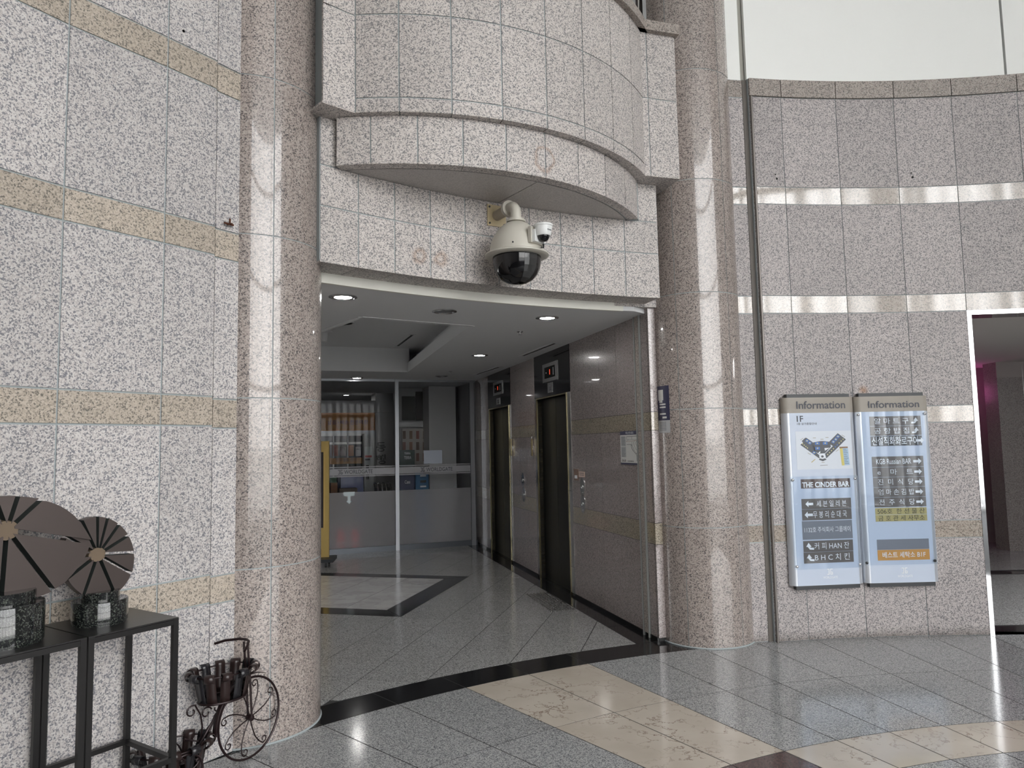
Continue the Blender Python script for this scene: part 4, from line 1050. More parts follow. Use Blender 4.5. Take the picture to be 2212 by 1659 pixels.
MB().lathe([(.16, -.362), (.205, -.362), (.222, -.352), (.222, -.344), (.205, -.336), (.186, -.334), (.16, -.34)], ca, 48, (0, 1, 0)).build('rim', M_cream2, t, True)
dm = MB().lathe([(.168, -.36), (.167, -.40), (.158, -.445), (.138, -.487), (.105, -.52), (.06, -.541), (.001, -.548)], ca, 48, (0, 1, 0)).build('smoked_dome', M_smoke, t, True)
b_ = MB()                                                  # grey stripe down the dome
Pp = [(.1685, -.362), (.1675, -.40), (.1585, -.445), (.1385, -.487), (.1055, -.52), (.0605, -.541)]
for i in range(len(Pp) - 1):
    (r0, h0), (r1, h1) = Pp[i], Pp[i + 1]
    vs = []
    for (rr, hh2) in ((r0, h0), (r1, h1)):
        for a in (-18, -9, 0, 9, 18):
            aa = math.radians(a) * min(1, .1685 / max(rr, .08)); rr2 = rr + .0012
            vs.append((ca[0] + rr2 * math.sin(aa + .10), ca[1] + hh2, ca[2] + rr2 * math.cos(aa + .10)))
    b_.add(vs, [(k, k + 1, k + 6, k + 5) for k in range(4)])
b_.build('dome_stripe', mat('grey_tint_stripe', (.045, .045, .045), .06), dm, True)
for a in (-38, 200): MB().lathe([(.006, 0), (.006, .003), (.001, .003), (.001, 0)], (.187 * math.sin(math.radians(a)), -.315, .28 + .187 * math.cos(math.radians(a))), 10, (math.sin(math.radians(a)), 0, math.cos(math.radians(a)))).build('screw', M_blackplastic, t)
# small white dome camera screwed to its side
T = t.matrix_world.copy()
an_ = math.radians(17); out = Vector((math.sin(an_), 0, math.cos(an_)))
sd = Vector((math.cos(an_), 0, -math.sin(an_)))
org = Vector((0, -.262, .28)) + out * .170
lm = Matrix(((sd.x, 0, out.x, org.x), (0, 1, 0, org.y), (sd.z, 0, out.z, org.z), (0, 0, 0, 1)))
t2 = thing('mini_dome_camera', 'small white dome camera fixed to the side of the large camera', 'camera', T @ lm)
M_wplast = mat('white_camera_plastic', (.80, .81, .80), .35)
MB().box((-.072, -.055, .0), (.06, .055, .026)).build('bracket_plate', M_cream2, t2)
MB().prism([(-.06, -.05), (.045, -.05), (.045, .075), (-.06, .03)], .02, .05).build('bracket_arm', M_wplast, t2)
MB().lathe([(.060, .050), (.064, .054), (.064, .064), (.058, .068), (.001, .068), (.001, .050)], (.0, 0, .075), 32, (0, 1, 0)).build('hood', M_wplast, t2, True)
MB().lathe([(.001, -.012), (.046, -.012), (.052, .0), (.060, .05), (.001, .05)], (.0, 0, .075), 32, (0, 1, 0)).build('shell', M_wplast, t2, True)
MB().lathe([(.040, -.012), (.038, -.026), (.028, -.042), (.014, -.049), (.001, -.05)], (.0, 0, .075), 28, (0, 1, 0)).build('lens_dome', M_smoke, t2, True)
for x0, x1 in ((-.020, -.013), (-.009, .018)):
    b_ = MB()
    for k in range(5):
        x = x0 + (x1 - x0) * k / 4; zz = .075 + math.sqrt(.056 ** 2 - x * x) + .0016
        b_.v += [(x, .017, zz), (x, .0235 if x1 < 0 else .0215, zz)]
    b_.f = [(2 * k, 2 * k + 2, 2 * k + 3, 2 * k + 1) for k in range(4)]
    b_.build('maker_mark', M_ink, t2)
MB().tube([(.04, -.05, .04), (.05, -.075, .03), (.035, -.07, .025)], .006, 6).build('cable', M_blackplastic, t2, True)

# ---- console stands
TZ = .87
U2 = hd(33.8); N2 = Vector((U2.y, -U2.x))
FR = Vector((-1.500, 3.301)); TL, TD = .385, .396
def console(name, fr, label):
    t = thing(name, label, 'table', Matrix(((U2.x, -N2.x, 0, fr.x), (U2.y, -N2.y, 0, fr.y), (0, 0, 1, 0), (0, 0, 0, 1))))
    b_ = .0115
    MB().box((-TL, 0, TZ - .006), (0, TD, TZ)).build('top', M_irontop, t)
    for (x, y) in ((-TL, 0), (-2 * b_, 0), (-TL, TD - 2 * b_), (-2 * b_, TD - 2 * b_)):
        MB().box((x, y, 0), (x + 2 * b_, y + 2 * b_, TZ - .006)).build('leg', M_iron, t)
    for z0 in (TZ - .03, .255):
        for y in (0, TD - 2 * b_): MB().box((-TL + 2 * b_, y + .001, z0), (-2 * b_, y + 2 * b_ - .001, z0 + .022)).build('rail', M_iron, t)
        for x in (-TL, -2 * b_): MB().box((x + .001, 2 * b_, z0), (x + 2 * b_ - .001, TD - 2 * b_, z0 + .022)).build('rail', M_iron, t)
    return t
console('console_stand', FR, 'black iron console stand next to the bicycle planter')
console('console_stand', FR - U2 * (TL + .006), 'black iron console stand carrying the larger bronze disc')
# ---- bronze disc sculptures
def sculpture(ctr, r1, h1, r2, h2, outline, hub, slits, sc, label, thick, gap):
    pc = Vector(ctr)
    t = thing('disc_sculpture', label, 'sculpture', Matrix.Translation((pc.x, pc.y, TZ)))
    MB().lathe([(.001, 0), (r1 - .004, 0), (r1 - .004, .006), (r1, .008), (r1, h1 - .004), (r1 - .003, h1), (.001, h1)], (0, 0, 0), 48).build('pedestal', M_ped, t, True)
    MB().lathe([(.001, h1), (r2, h1), (r2, h1 + h2 - .003), (r2 - .003, h1 + h2), (.001, h1 + h2)], (0, 0, 0), 48).build('pedestal_step', M_ped, t, True)
    def W(p):                                              # photo point -> plane of the disc, (s, z)
        s, z = at_plane((p[0] / 4.607, 1060 + p[1] / 4.607), pc, U2); return Vector((s, z - TZ))
    hb = W(hub); O = [W(p) for p in outline]
    def hit(a):                                            # outline radius in direction a
        d = Vector((math.cos(a), math.sin(a))); best = .01
        for i in range(len(O)):
            p, q = O[i - 1] - hb, O[i] - hb; e_ = q - p
            cr = d.x * e_.y - d.y * e_.x
            if abs(cr) < 1e-9: continue
            k = (p.x * e_.y - p.y * e_.x) / cr; m_ = (p.x * d.y - p.y * d.x) / cr
            if k > 0 and -1e-6 <= m_ <= 1 + 1e-6: best = max(best, k)
        return best
    angs = sorted(math.atan2((W(p) - hb).y, (W(p) - hb).x) % (2 * math.pi) for p in slits)
    X = Vector((U2.x, U2.y, 0)); Z = Vector((0, 0, 1)); Y = Vector((N2.x, N2.y, 0))
    for i in range(len(angs)):
        a0 = angs[i]; a1 = angs[(i + 1) % len(angs)]
        if a1 <= a0: a1 += 2 * math.pi
        n = max(4, int((a1 - a0) / .12)); mid = (a0 + a1) / 2
        rin = .028
        off = gap / 2
        P = []
        for k in range(n + 1):
            a = a0 + (a1 - a0) * k / n; R_ = hit(a)
            if k == 0: a = a0 + off * .7 / R_
            if k == n: a = a1 - off * .7 / R_
            P.append(hb + Vector((math.cos(a), math.sin(a))) * R_)
        P.append(hb + Vector((math.cos(a1 - off * 1.6 / rin * .5), math.sin(a1 - off * 1.6 / rin * .5))) * rin if (a1 - a0) > off * 1.7 / rin else hb + Vector((math.cos(mid), math.sin(mid))) * rin)
        if (a1 - a0) > off * 1.7 / rin: P.append(hb + Vector((math.cos(a0 + off * 1.6 / rin * .5), math.sin(a0 + off * 1.6 / rin * .5))) * rin)
        b_ = MB(); nn = len(P)
        for th in (thick / 2, -thick / 2):
            b_.v += [tuple(X * p.x + Z * p.y + Y * th) for p in P]
        b_.f = [tuple(range(nn)), tuple(range(nn, 2 * nn))[::-1]] + [(k, (k + 1) % nn, (k + 1) % nn + nn, k + nn) for k in range(nn)]
        o = b_.build('segment', M_bronze, t)
        o.data.materials.append(M_verd)
        for f in o.data.polygons[2:]:
            if f.index - 2 >= n: f.material_index = 1      # sawn faces are rough
    bm_ = MB(); rr = random.Random(3)
    N_ = 20
    for th in (thick * .46, -thick * .46):
        bm_.v += [tuple(X * (hb.x + math.cos(2 * math.pi * k / N_) * (.034 + .012 * rr.random()) * sc) + Z * (hb.y + math.sin(2 * math.pi * k / N_) * (.026 + .010 * rr.random()) * sc) + Y * th) for k in range(N_)]
    bm_.f = [tuple(range(N_)), tuple(range(N_, 2 * N_))[::-1]] + [(k, (k + 1) % N_, (k + 1) % N_ + N_, k + N_) for k in range(N_)]
    bm_.build('hub', M_hub, t)
    return t
ell = [(950 + 357 * math.cos(2 * math.pi * k / 48), 662 + 405 * math.sin(2 * math.pi * k / 48)) for k in range(48)]
sculpture((-1.815, 3.235), .110, .100, .076, .036, ell, (945, 630),
          [(790, 300), (942, 257), (1042, 268), (1162, 322), (1252, 440), (1307, 610), (1262, 806), (1098, 985), (795, 1058), (615, 890), (592, 660), (650, 460)], .9,
          'smaller brown bronze disc sculpture with radial cuts on a speckled pedestal', .05, .019)
outA = [(-60, 58), (60, 50), (145, 52), (260, 62), (372, 85), (480, 115), (600, 165), (700, 240), (775, 320), (825, 400), (868, 490), (868, 520), (835, 610), (800, 690), (710, 800), (600, 920), (500, 982), (400, 1030), (300, 1062), (100, 1100), (-60, 1100), (-260, 1050), (-420, 930), (-520, 760), (-560, 560), (-520, 380), (-420, 230), (-250, 120)]
sculpture((-2.020, 2.905), .150, .155, .118, .045, outA, (35, 388),
          [(145, 52), (372, 85), (868, 505), (497, 983), (-25, 1100), (-90, 55), (-330, 165), (-540, 430), (-500, 800)], 1.15,
          'larger brown bronze disc sculpture with radial cuts on a speckled pedestal', .06, .025)

# ---- bicycle planter
BF = Vector((-1.408, 3.938)); BR_ = Vector((-1.665, 3.647))
bu = (BF - BR_).normalized(); WB = (BF - BR_).length
bt = thing('bicycle_planter', 'dark iron bicycle shaped plant stand with two slatted baskets', 'plant stand', Matrix(((bu.x, -bu.y, 0, BF.x), (bu.y, bu.x, 0, BF.y), (0, 0, 1, 0), (0, 0, 0, 1))))
# local: x forwards, y to the wall side, z up; origin under the front wheel
def curl(c, r0, r1, a0, turns, n=14):
    return [(c[0] + (r0 + (r1 - r0) * k / n) * math.cos(a0 + turns * 2 * math.pi * k / n), c[1] + (r0 + (r1 - r0) * k / n) * math.sin(a0 + turns * 2 * math.pi * k / n)) for k in range(n + 1)]
def wheel(c, R, yaw, spokes, name, r=.0062):
    cy, sy = math.cos(yaw), math.sin(yaw)
    f3 = lambda p: (c[0] + p[0] * cy, c[1] + p[0] * sy, c[2] + p[1])
    rim = MB().tube([f3((R * math.cos(2 * math.pi * k / 40), R * math.sin(2 * math.pi * k / 40))) for k in range(40)], r, 8, True).build(name, M_wire, bt, True)
    for k in range(spokes):
        a = 2 * math.pi * k / spokes + .35
        e0 = (math.cos(a), math.sin(a)); n0 = (-e0[1], e0[0])
        P = [(e0[0] * R * s + n0[0] * R * b_, e0[1] * R * s + n0[1] * R * b_) for s, b_ in ((.04, 0), (.3, -.02), (.55, -.01), (.74, .05), (.86, .13))]
        cc_ = (e0[0] * R * .80 + n0[0] * R * .21, e0[1] * R * .80 + n0[1] * R * .21)
        aa = math.atan2(P[-1][1] - cc_[1], P[-1][0] - cc_[0])
        P += curl(cc_, R * .105, R * .04, aa, .95)[1:]
        MB().tube([f3(p) for p in P], .0034, 6).build('spoke', M_wire, rim, True)
    MB().tube([(c[0] + .016 * sy, c[1] - .016 * cy, c[2]), (c[0] - .016 * sy, c[1] + .016 * cy, c[2])], .016, 12).build('hub', M_wire, rim, True)
    return rim
FY = math.radians(14)
wheel((0, 0, .208), .202, FY, 8, 'front_wheel')
for y in (-.115, .115): wheel((-WB, y, .088), .084, 0, 5, 'rear_wheel', .005)
MB().tube([(-WB, -.13, .088), (-WB, .13, .088)], .006, 8).build('rear_axle', M_wire, bt, True)
def basket(c, rx, ry, ztop, zbot, name, cut=0):
    bs = MB().tube([(c[0] + rx * .78 * math.cos(2 * math.pi * k / 32), c[1] + ry * .78 * math.sin(2 * math.pi * k / 32), zbot) for k in range(32)], .006, 8, True).build(name, M_wire, bt, True)
    MB().prism([(c[0] + rx * .76 * math.cos(2 * math.pi * k / 32), c[1] + ry * .76 * math.sin(2 * math.pi * k / 32)) for k in range(32)], zbot - .002, zbot + .002).build('base', M_strap2, bs)
    MB().tube([(c[0] + rx * math.cos(2 * math.pi * k / 32), c[1] + ry * math.sin(2 * math.pi * k / 32), ztop) for k in range(32)], .004, 8, True).build('rim_wire', M_wire, bs, True)
    n = 12
    for k in range(n):
        a = 2 * math.pi * (k + .5) / n
        T_ = Vector((-rx * math.sin(a), ry * math.cos(a), 0)).normalized()
        O_ = Vector((T_.y, -T_.x, 0))
        top = Vector((c[0] + rx * .95 * math.cos(a), c[1] + ry * .95 * math.sin(a), ztop)); bot = Vector((c[0] + rx * .77 * math.cos(a), c[1] + ry * .77 * math.sin(a), zbot))
        path = [bot + (top - bot) * s for s in (0, .25, .5, .75, 1)]
        cc_ = top + O_ * .019
        path += [cc_ + (-O_ * math.cos(q) + Vector((0, 0, 1)) * math.sin(q)) * .020 for q in [math.pi * i_ / 8 for i_ in range(1, 14)]]
        w2 = .0235; b_ = MB(); th = .0012
        for i_, p in enumerate(path):
            for s_ in (-w2, w2): b_.v.append(tuple(p + T_ * s_))
        b_.f = [(2 * i_, 2 * i_ + 1, 2 * i_ + 3, 2 * i_ + 2) for i_ in range(len(path) - 1)]
        o = b_.build('slat', M_strap if k % 3 else M_strap2, bs, True)
        md = o.modifiers.new('thickness', 'SOLIDIFY'); md.thickness = .0018; md.offset = 0
    return bs
basket((-.145, .01, 0), .155, .112, .480, .345, 'upper_basket')
basket((-WB - .01, .0, 0), .168, .120, .185, .035, 'lower_basket')
cf_, sf_ = math.cos(FY), math.sin(FY)
for s_ in (-.014, .014):
    MB().tube([(-s_ * sf_, s_ * cf_, .208), (-s_ * sf_ - .012, s_ * cf_, .42), (-s_ * sf_ - .028, s_ * cf_, .60)], .0058, 8).build('fork', M_wire, bt, True)
hb_ = [(-.028 + .02 * math.sin(0), 0, .605)]
MB().tube([(-.13, .135, .590), (-.09, .10, .604), (-.04, .04, .612), (-.024, 0, .612), (-.026, -.03, .608), (-.05, -.06, .595), (-.075, -.075, .575)], .0068, 8).build('handlebar', M_wire, bt, True)
MB().tube([(-.045, 0, .40), (-.12, 0, .345), (-.19, 0, .27), (-.235, 0, .16), (-.26, 0, .09), (-WB, 0, .088)], .006, 8).build('frame_tube', M_wire, bt, True)
MB().tube([(-.07, .03, .345), (-.17, .03, .25), (-.26, .03, .16), (-.33, .03, .19)], .005, 8).build('frame_tube', M_wire, bt, True)
MB().tube([(-.14, 0, .34), (-.20, 0, .25), (-.29, 0, .12), (-.36, 0, .09)], .0055, 8).build('frame_tube', M_wire, bt, True)
mg = [(.225 * math.cos(a), 0, .208 + .225 * math.sin(a)) for a in [math.radians(x) for x in range(65, 190, 8)]]
b_ = MB()
for x, y, z in mg:
    for s_ in (-.014, .014): b_.v.append((x * cf_ - s_ * sf_, x * sf_ + s_ * cf_, z))
b_.f = [(2 * i_, 2 * i_ + 1, 2 * i_ + 3, 2 * i_ + 2) for i_ in range(len(mg) - 1)]
o = b_.build('mudguard', M_wire, bt, True); md = o.modifiers.new('thickness', 'SOLIDIFY'); md.thickness = .003
for (cx_, cz_, a0, sg) in ((-.30, .315, 1.2, 1), (-.17, .30, 2.4, -1), (-.225, .29, .4, 1)):
    MB().tube([(p[0], .02, p[1]) for p in curl((cx_, cz_), .030, .010, a0, sg * .95)], .0042, 6).build('scroll', M_wire, bt, True)
MB().tube([(-.285, .02, .345), (-.255, .02, .29), (-.245, .02, .23), (-.25, .02, .17)], .0042, 6).build('scroll', M_wire, bt, True)
MB().tube([(p[0], -.08, p[1]) for p in [(-.56, .02), (-.57, .09), (-.55, .15), (-.52, .165)]], .0045, 6).build('scroll', M_wire, bt, True)
MB().tube([(p[0], -.08, p[1]) for p in curl((-.52, .09), .04, .012, 2.5, -.9)], .004, 6).build('scroll', M_wire, bt, True)

# ---- tactile studs in front of the nearer lift
ta = [at_z(p).xy for p in ((1139, 1285), (1182, 1281), (1238, 1317), (1191, 1321))]
tc_ = sum(ta, Vector((0, 0))) / 4
t = thing('tactile_studs', 'patch of round metal tactile studs before the nearer lift', 'tactile studs', Matrix.Translation((tc_.x, tc_.y, 0)))
sm = MB().lathe([(.0120, -.001), (.0120, .004), (.010, .009), (.005, .011), (.001, .0112), (.001, -.001)], (0, 0, 0), 10).mesh('stud', mat('stud_steel', (.10, .095, .09), .22, .8), True)
for i in range(7):
    for j in range(17):
        a = ta[0].lerp(ta[1], i / 6); c = ta[3].lerp(ta[2], i / 6); p = a.lerp(c, j / 16) - tc_
        o = bpy.data.objects.new('stud', sm); COL.objects.link(o); o.parent = t; o.location = (p.x, p.y, 0)

# ---- gold stand beside the left column
gx = at_z((711, 1222)).xy; gd = hd(90 - 6)
t = thing('gold_board_stand', 'gold framed notice board on a black wheeled base', 'board', frame((gx.x - gd.x * .62, gx.y - gd.y * .62, 0), gd, Vector((gd.y, -gd.x))))
for (x0, x1, y0, y1) in ((0, .62, .12, .52), (0, .62, 1.56, 1.71), (0, .075, .52, 1.56), (.545, .62, .52, 1.56)): MB().box((x0, y0, -.03), (x1, y1, .03)).build('gold_frame', M_gold, t)
MB().box((.075, .52, -.02), (.545, 1.56, .015)).build('board', mat('dark_board', (.035, .028, .032), .4), t)
for (x0, x1, y0, y1) in ((.06, .075, .505, 1.575), (.545, .56, .505, 1.575), (.06, .56, 1.56, 1.575), (.06, .56, .505, .52)): MB().box((x0, y0, .028), (x1, y1, .036)).build('beading', M_gold, t)
MB().box((-.06, .07, -.20), (.70, .115, .20)).build('base', M_blackplastic, t)
for (x, z) in ((.60, .15), (.60, -.15), (.04, .15), (.04, -.15)): MB().tube([(x - .012, .03, z), (x + .012, .03, z)], .028, 14).build('caster', M_blackplastic, t, True)

# ---- behind the glass
def gpt(p, back):                                          # photo point on a plane `back` metres behind the glass
    a = GA - GN * back; s, z = at_plane(p, a, GU); return s, z, a
def gbox(name, p0, p1, back, depth, m, label=None, cat=None, parent=None, group=None, z0=None):
    s0, za, a = gpt(p0, back); s1, zb, _ = gpt(p1, back)
    z_lo = zb if z0 is None else z0
    A3 = Vector((a.x, a.y, 0))
    o = MB().obox(A3, GU3, -GN3, UPV, min(s0, s1), max(s0, s1), 0, depth, min(z_lo, za), max(z_lo, za)).build(name, m, parent)
    if label: o['label'] = label; o['category'] = cat
    if group: o['group'] = group
    return o
def gframe(p, back): 
    s, z, a = gpt(p, back); return frame((a.x + GU.x * s + GN.x * .004, a.y + GU.y * s + GN.y * .004, z), GU, GN)
bw_ = struct(MB().obox(Vector((GA.x - GN.x * 5.2, GA.y - GN.y * 5.2, 0)), GU3, -GN3, UPV, -6, 6, 0, .2, -.006, 2.75).build('wall_shop_back', mat('shop_back_wall', (.50, .50, .51), .7)))
struct(MB().obox(Vector((GA.x, GA.y, 0)), -GN3, GU3, UPV, 0, 5.4, -3.4, -3.2, -.006, 2.75).build('wall_shop_left', mat('shop_left_wall', (.50, .50, .51), .7)))
# orange shop sign and the shop front below it
s0, za, a = gpt((690, 891), 3.0); s1, zb, _ = gpt((811, 931), 3.0)
t = thing('shop_sign', 'orange hanging shop sign with dark blue Korean lettering', 'sign', frame((a.x + GU.x * s0, a.y + GU.y * s0, zb), GU, GN))
w_, h_ = s1 - s0, za - zb
MB().box((0, 0, -.10), (w_, h_, 0)).build('box', mat('sign_orange', (.42, .17, .03), .5), t)
MB().box((-.02, -.02, -.11), (w_ + .03, h_ + .02, -.02)).build('back_box', M_blackplastic, t)
def xs(px_): return (gpt((px_, 910), 3.0)[0] - s0)
text('납품', (xs(708), h_ * .36, xs(726), h_ * .60), M_navy, t, z=0); text('·', (xs(730), h_ * .44, xs(732), h_ * .5), M_navy, t, z=0)
text('배송', (xs(735), h_ * .36, xs(753), h_ * .60), M_navy, t, z=0); text('전문', (xs(756), h_ * .36, xs(774), h_ * .60), M_navy, t, z=0); text('매장', (xs(776), h_ * .36, xs(795), h_ * .60), M_navy, t, z=0)
M_wallw = mat('shop_white_wall', (.55, .55, .55), .6); M_mull = mat('dull_aluminium', (.35, .35, .35), .4, .5)
sf_w = struct(gbox('window_3', (690, 940), (785, 1066), 3.0, .03, mat('dark_shop_glass', (.012, .011, .02), .12, 0, .12), z0=0))
gbox('transom', (690, 931), (850, 940), 2.96, .08, M_mull, parent=sf_w)
for x in (719, 750, 784): gbox('mullion', (x, 938), (x + 3, 1066), 2.97, .06, M_mull, parent=sf_w, z0=0)
gbox('transom', (690, 956), (785, 959), 2.97, .05, M_mull, parent=sf_w)
struct(gbox('wall_shop_pier', (811, 830), (850, 1066), 2.9, .5, M_wallw, z0=0))
struct(gbox('wall_shop_header', (690, 865), (850, 891), 2.85, .1, M_wallw))
rb_ = gbox('window_board', (706, 990), (784, 1001), 2.94, .03, mat('orange_board', (.40, .20, .06), .5), 'orange lettered board across the shop window', 'sign')
for k_, x in enumerate((718, 735, 752, 768)):
    gbox('display_goods', (x, 962 + 3 * (k_ % 2)), (x + 12, 985), 2.99 - .02, .02, mat('goods_%d' % k_, ((.30, .08, .05), (.35, .30, .30), (.40, .14, .04), (.45, .44, .46))[k_], .5), parent=sf_w)
rt = bpy.data.objects.new('shop_lettering', None); COL.objects.link(rt); rt.parent = sf_w; rt.matrix_world = gframe((0, 0), 2.93) 
rt.matrix_world = frame((gpt((726, 1000), 2.93)[2] + GU * gpt((726, 1000), 2.93)[0]).to_3d() + UPV * gpt((726, 1000), 2.93)[1], GU, GN)
ww = gpt((770, 1000), 2.93)[0] - gpt((726, 1000), 2.93)[0]
text('친구생활 편의', (0, .02, ww, .09), M_ink, rt, z=0.002)
text('복사', (ww * .1, .23, ww * .45, .36), M_ink, rt, z=.0); text('코팅', (ww * 1.0, .23, ww * 1.3, .36), M_ink, rt, z=.0)
# cabinet and the lettered pier
o = thing('reception_cabinet', 'tall pale cabinet beside the white shop pier', 'cabinet')
gbox('body', (787, 937), (811, 1066), 2.6, .3, mat('cabinet_grey', (.34, .35, .35), .5), parent=o, z0=0)
gbox('panel', (788, 965), (803, 990), 2.58, .02, mat('cabinet_panel', (.46, .50, .50), .4), parent=o)
gbox('slot', (789, 991), (799, 994), 2.57, .02, M_dark, parent=o); gbox('handle', (791, 985 + 20), (797, 1035), 2.57, .03, M_dark, parent=o)
gbox('label_strip', (789, 984), (803, 988), 2.57, .02, mat('red_label', (.35, .05, .04), .5), parent=o)
rt = bpy.data.objects.new('pier_lettering', None); COL.objects.link(rt); rt.parent = bpy.data.objects['wall_shop_pier']
q = gpt((813, 1003), 2.88); rt.matrix_world = frame((q[2] + GU * q[0]).to_3d() + UPV * q[1], GU, GN)
q2 = gpt((833, 955), 2.88); w_, h_ = q2[0] - q[0], q2[1] - q[1]; M_gl = mat('grey_letter', (.16, .16, .16), .5)
text('동', (0, h_ * .56, w_, h_), M_gl, rt, z=0, bold=.02); text('행', (0, 0, w_, h_ * .44), M_gl, rt, z=0, bold=.02)
# goods on the floor behind the glass
gbox('tarpaulin_bale', (736, 1029), (785, 1075), 2.2, .4, mat('blue_tarpaulin', (.03, .05, .20), .3), 'blue tarpaulin bale in front of the shop window', 'bale', z0=0)
gbox('cardboard_box', (715, 1043), (729, 1075), 2.0, .3, mat('brown_card', (.20, .10, .05), .7), 'small upright brown carton beside the blue bale', 'box', z0=0)
gbox('flat_carton', (733, 1056), (772, 1075), 1.9, .25, mat('grey_card', (.16, .13, .11), .7), 'long flat carton lying in front of the blue bale', 'box', z0=0)
gbox('green_bundle', (713, 1031), (727, 1042.5), 2.05, .25, mat('green_net', (.06, .13, .08), .6), 'green netted bundle on top of the brown carton', 'bundle')
# folded chairs
for k in range(4):
    q = gpt((818 + 9 * k, 1062), 1.6); P3 = (q[2] + GU * q[0]).to_3d()
    t = thing('folding_chair', 'folded grey tubular steel chair leaning in a row by the white pier', 'chair', frame(P3 - Vector((0, 0, 0)), GU, GN), 'folded chairs behind the glass')
    for zz in (-.18, .18):
        MB().tube([(.10, 0, zz), (.04, .45, zz), (-.02, .80, zz), (-.05, .97, zz)], .011, 8).build('back_leg', M_steel, t, True)
        MB().tube([(.122, 0, zz * .9), (.062, .45, zz * .9), (.015, .74, zz * .9)], .009, 8).build('front_leg', M_steel, t, True)
    MB().add([(.062 + .02 * a, .36, z) for a in (0, 1) for z in (-.15, .15)] + [(.012 + .02 * a, .70, z) for a in (0, 1) for z in (-.15, .15)], [(0, 1, 3, 2), (4, 5, 7, 6), (0, 1, 5, 4), (2, 3, 7, 6), (0, 2, 6, 4), (1, 3, 7, 5)]).build('seat', M_blackplastic, t)
    MB().tube([(-.05, .97, -.18), (-.07, .985, 0), (-.05, .97, .18)], .011, 8).build('top_rail', M_steel, t, True)
    MB().box((-.05, .72, -.17), (-.02, .90, .17)).build('backrest', M_mull, t)
# menu front, piers and door frame on the right of the partition
mw = struct(gbox('wall_menu', (862, 838), (926, 1066), 1.5, .1, mat('menu_wall', (.34, .34, .34), .6), z0=0))
gbox('dark_panel', (898, 846), (926, 908), 1.47, .05, mat('dark_brown_panel', (.03, .026, .022), .4), parent=mw)
gbox('glazing', (868, 856), (897, 908), 1.48, .05, mat('grey_glazing', (.10, .105, .10), .1), parent=mw)
gbox('rail', (862, 912), (926, 922), 1.44, .08, M_mull, parent=mw)
mb = gbox('menu_board', (869, 926), (926, 1002), 1.43, .04, mat('menu_white', (.48, .45, .42), .5), 'white menu board with rows of dish pictures', 'menu board')
for i in range(4):
    for j in range(3):
        gbox('dish_picture', (870 + 14.5 * i, 931 + 24 * j), (876.5 + 14.5 * i, 948 + 24 * j), 1.425, .01, mat('dish_%d%d' % (i, j), (.20 + .05 * ((i + j) % 3), .15 + .03 * (i % 2), .13), .5), parent=mb)
        for k_ in range(3): gbox('print_line', (878 + 14.5 * i, 933 + 24 * j + 4 * k_), (881.5 + 14.5 * i, 934 + 24 * j + 4 * k_), 1.425, .01, M_pale, parent=mb)
struct(gbox('wall_white_pier', (926, 834), (987, 1066), 1.0, .45, M_wallw, z0=0))
dg = struct(gbox('door_4', (990, 838), (1022, 1066), 1.2, .05, mat('grey_door_panel', (.36, .37, .36), .4), z0=0))
gbox('frame_post', (988, 838), (992, 1066), 1.15, .06, M_steel, parent=dg, z0=0); gbox('frame_rail', (990, 920), (1022, 924), 1.15, .06, M_steel, parent=dg)
# drink crates
def crate(p0, p1, back, m, words, label, ink=M_whiteink, z0=None):
    s0, s1 = gpt((p0[0], 1015), back)[0], gpt((p1[0], 1015), back)[0]; za, a = gpt((894, p0[1]), back)[1:]; zb = gpt((894, p1[1]), back)[1] + .003 if z0 is None else z0
    t = thing('drinks_crate', label, 'crate', frame((a.x + GU.x * s0, a.y + GU.y * s0, zb), GU, GN)); w_, h_ = s1 - s0, za - zb
    d = .36
    for b0, b1 in (((0, 0, -d), (w_, h_, -d + .012)), ((0, 0, -.012), (w_, h_, 0)), ((0, 0, -d), (.012, h_, 0)), ((w_ - .012, 0, -d), (w_, h_, 0))): MB().box(b0, b1).build('side', m, t)
    MB().box((0, 0, -d), (w_, .012, 0)).build('bottom', m, t)
    for y0 in (0, h_ - .018): MB().box((.001, y0, 0), (w_ - .001, y0 + .018, .006)).build('lip', m, t)
    for s_, bx in words: text(s_, (w_ * bx[0], h_ * bx[1], w_ * bx[2], h_ * bx[3]), ink, t, z=.0, bold=.01)
    if m.name == 'crate_blue' and z0 is None:
        for y0, y1, mk in ((.82, .92, ink), (.42, .58, M_inkbk), (.13, .23, ink)): MB().box((w_ * .36, h_ * y0, .0), (w_ * .80, h_ * y1, .0015)).build('printed_mark', mk, t)
    return t, zb
M_green = mat('crate_dark_green', (.012, .035, .028), .4); M_blue = mat('crate_navy', (.012, .02, .07), .4); M_lblue = mat('crate_blue', (.03, .12, .26), .4)
crate((862, 972), (896, 1006), .5, M_green, [('TERRA', (.32, .42, .78, .62)), ('TERRA', (.34, .72, .74, .86))], 'dark green beer crate at the top of its stack behind the glass')
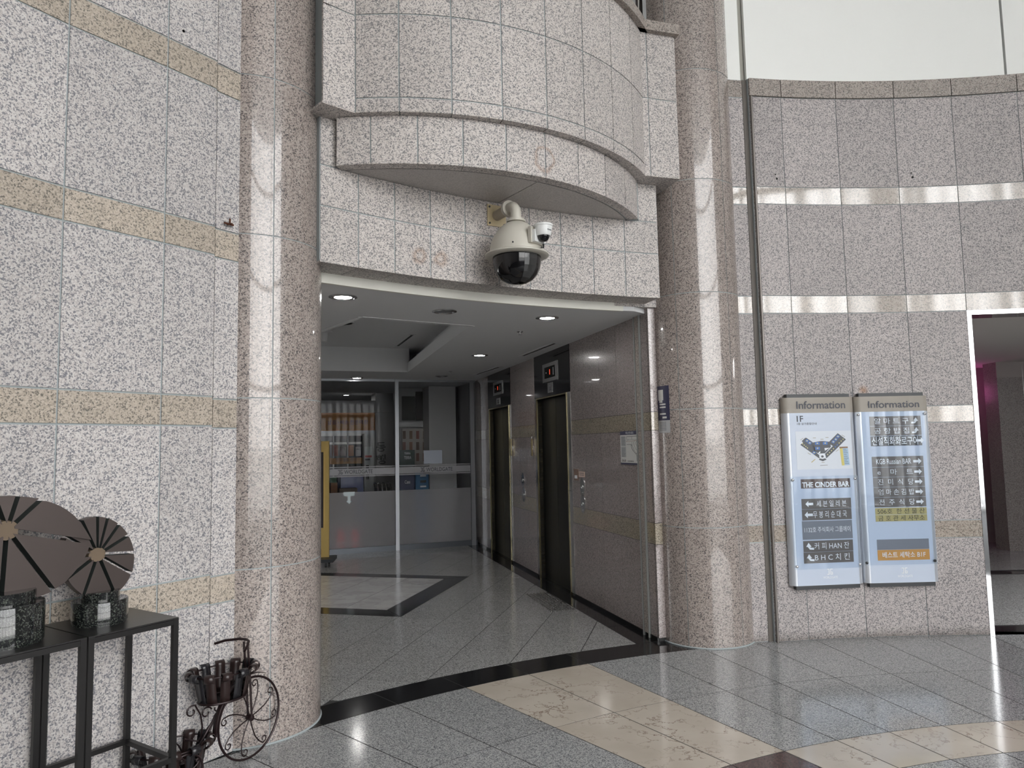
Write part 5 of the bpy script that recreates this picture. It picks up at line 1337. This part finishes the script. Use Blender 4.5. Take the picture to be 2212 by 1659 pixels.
crate((862, 1006), (896, 1024), .5, M_blackplastic, [], 'black crate between the green and the navy beer crates')
crate((862, 1024), (896, 1058), .5, M_blue, [('Cass', (.35, .40, .70, .62))], 'navy beer crate with white lettering behind the glass')
crate((897, 1024), (926, 1058), .5, M_lblue, [], 'lighter blue crate next to the navy beer crate')
crate((862, 1058), (896, 1100), .5, M_blackplastic, [], 'black crate at the bottom of the stack under the navy crate', z0=0)
crate((897, 1058), (926, 1100), .5, M_lblue, [], 'blue crate at the bottom of the stack beside a black crate', z0=0)
# fire extinguishers against the frosted glass
def extinguisher(p0, p1, label):
    s0, za, a = gpt(p0, .118); s1, zb, _ = gpt(p1, .118); r = (s1 - s0) / 2 ; h_ = za
    q = a + GU * ((s0 + s1) / 2)
    t = thing('fire_extinguisher', label, 'fire extinguisher', Matrix.Translation((q.x, q.y, 0)))
    M_redp = mat('red_enamel', (.72, .02, .03), .35)
    MB().lathe([(.001, 0), (r * .95, 0), (r, .01), (r, h_ * .62), (r * .85, h_ * .72), (r * .5, h_ * .78), (r * .3, h_ * .80), (.001, h_ * .8)], (0, 0, 0), 28).build('cylinder', M_redp, t, True)
    MB().lathe([(r * .3, h_ * .80), (r * .3, h_ * .86), (.001, h_ * .86), (.001, h_ * .8)], (0, 0, 0), 16).build('valve', M_blackplastic, t, True)
    MB().tube([(-.03, -.03, h_ * .86), (.05, .02, h_ * .90), (.11, .02, h_ * .88)], .010, 8).build('lever', M_blackplastic, t, True)
    MB().tube([(.02, 0, h_ * .84), (r * 1.2, 0, h_ * .82), (r * 1.35, 0, h_ * .6), (r * 1.2, 0, h_ * .3)], .011, 8).build('hose', M_blackplastic, t, True)
    MB().lathe([(r + .001, h_ * .30), (r + .001, h_ * .36), (r - .002, h_ * .36), (r - .002, h_ * .30)], (0, 0, 0), 28).build('label_band', mat('pale_band', (.55, .45, .42), .4), t, True)
extinguisher((725, 1128), (745, 1180), 'red fire extinguisher behind frosted glass nearer the gold board')
extinguisher((756, 1128), (775, 1180), 'red fire extinguisher behind frosted glass nearer the steel post')
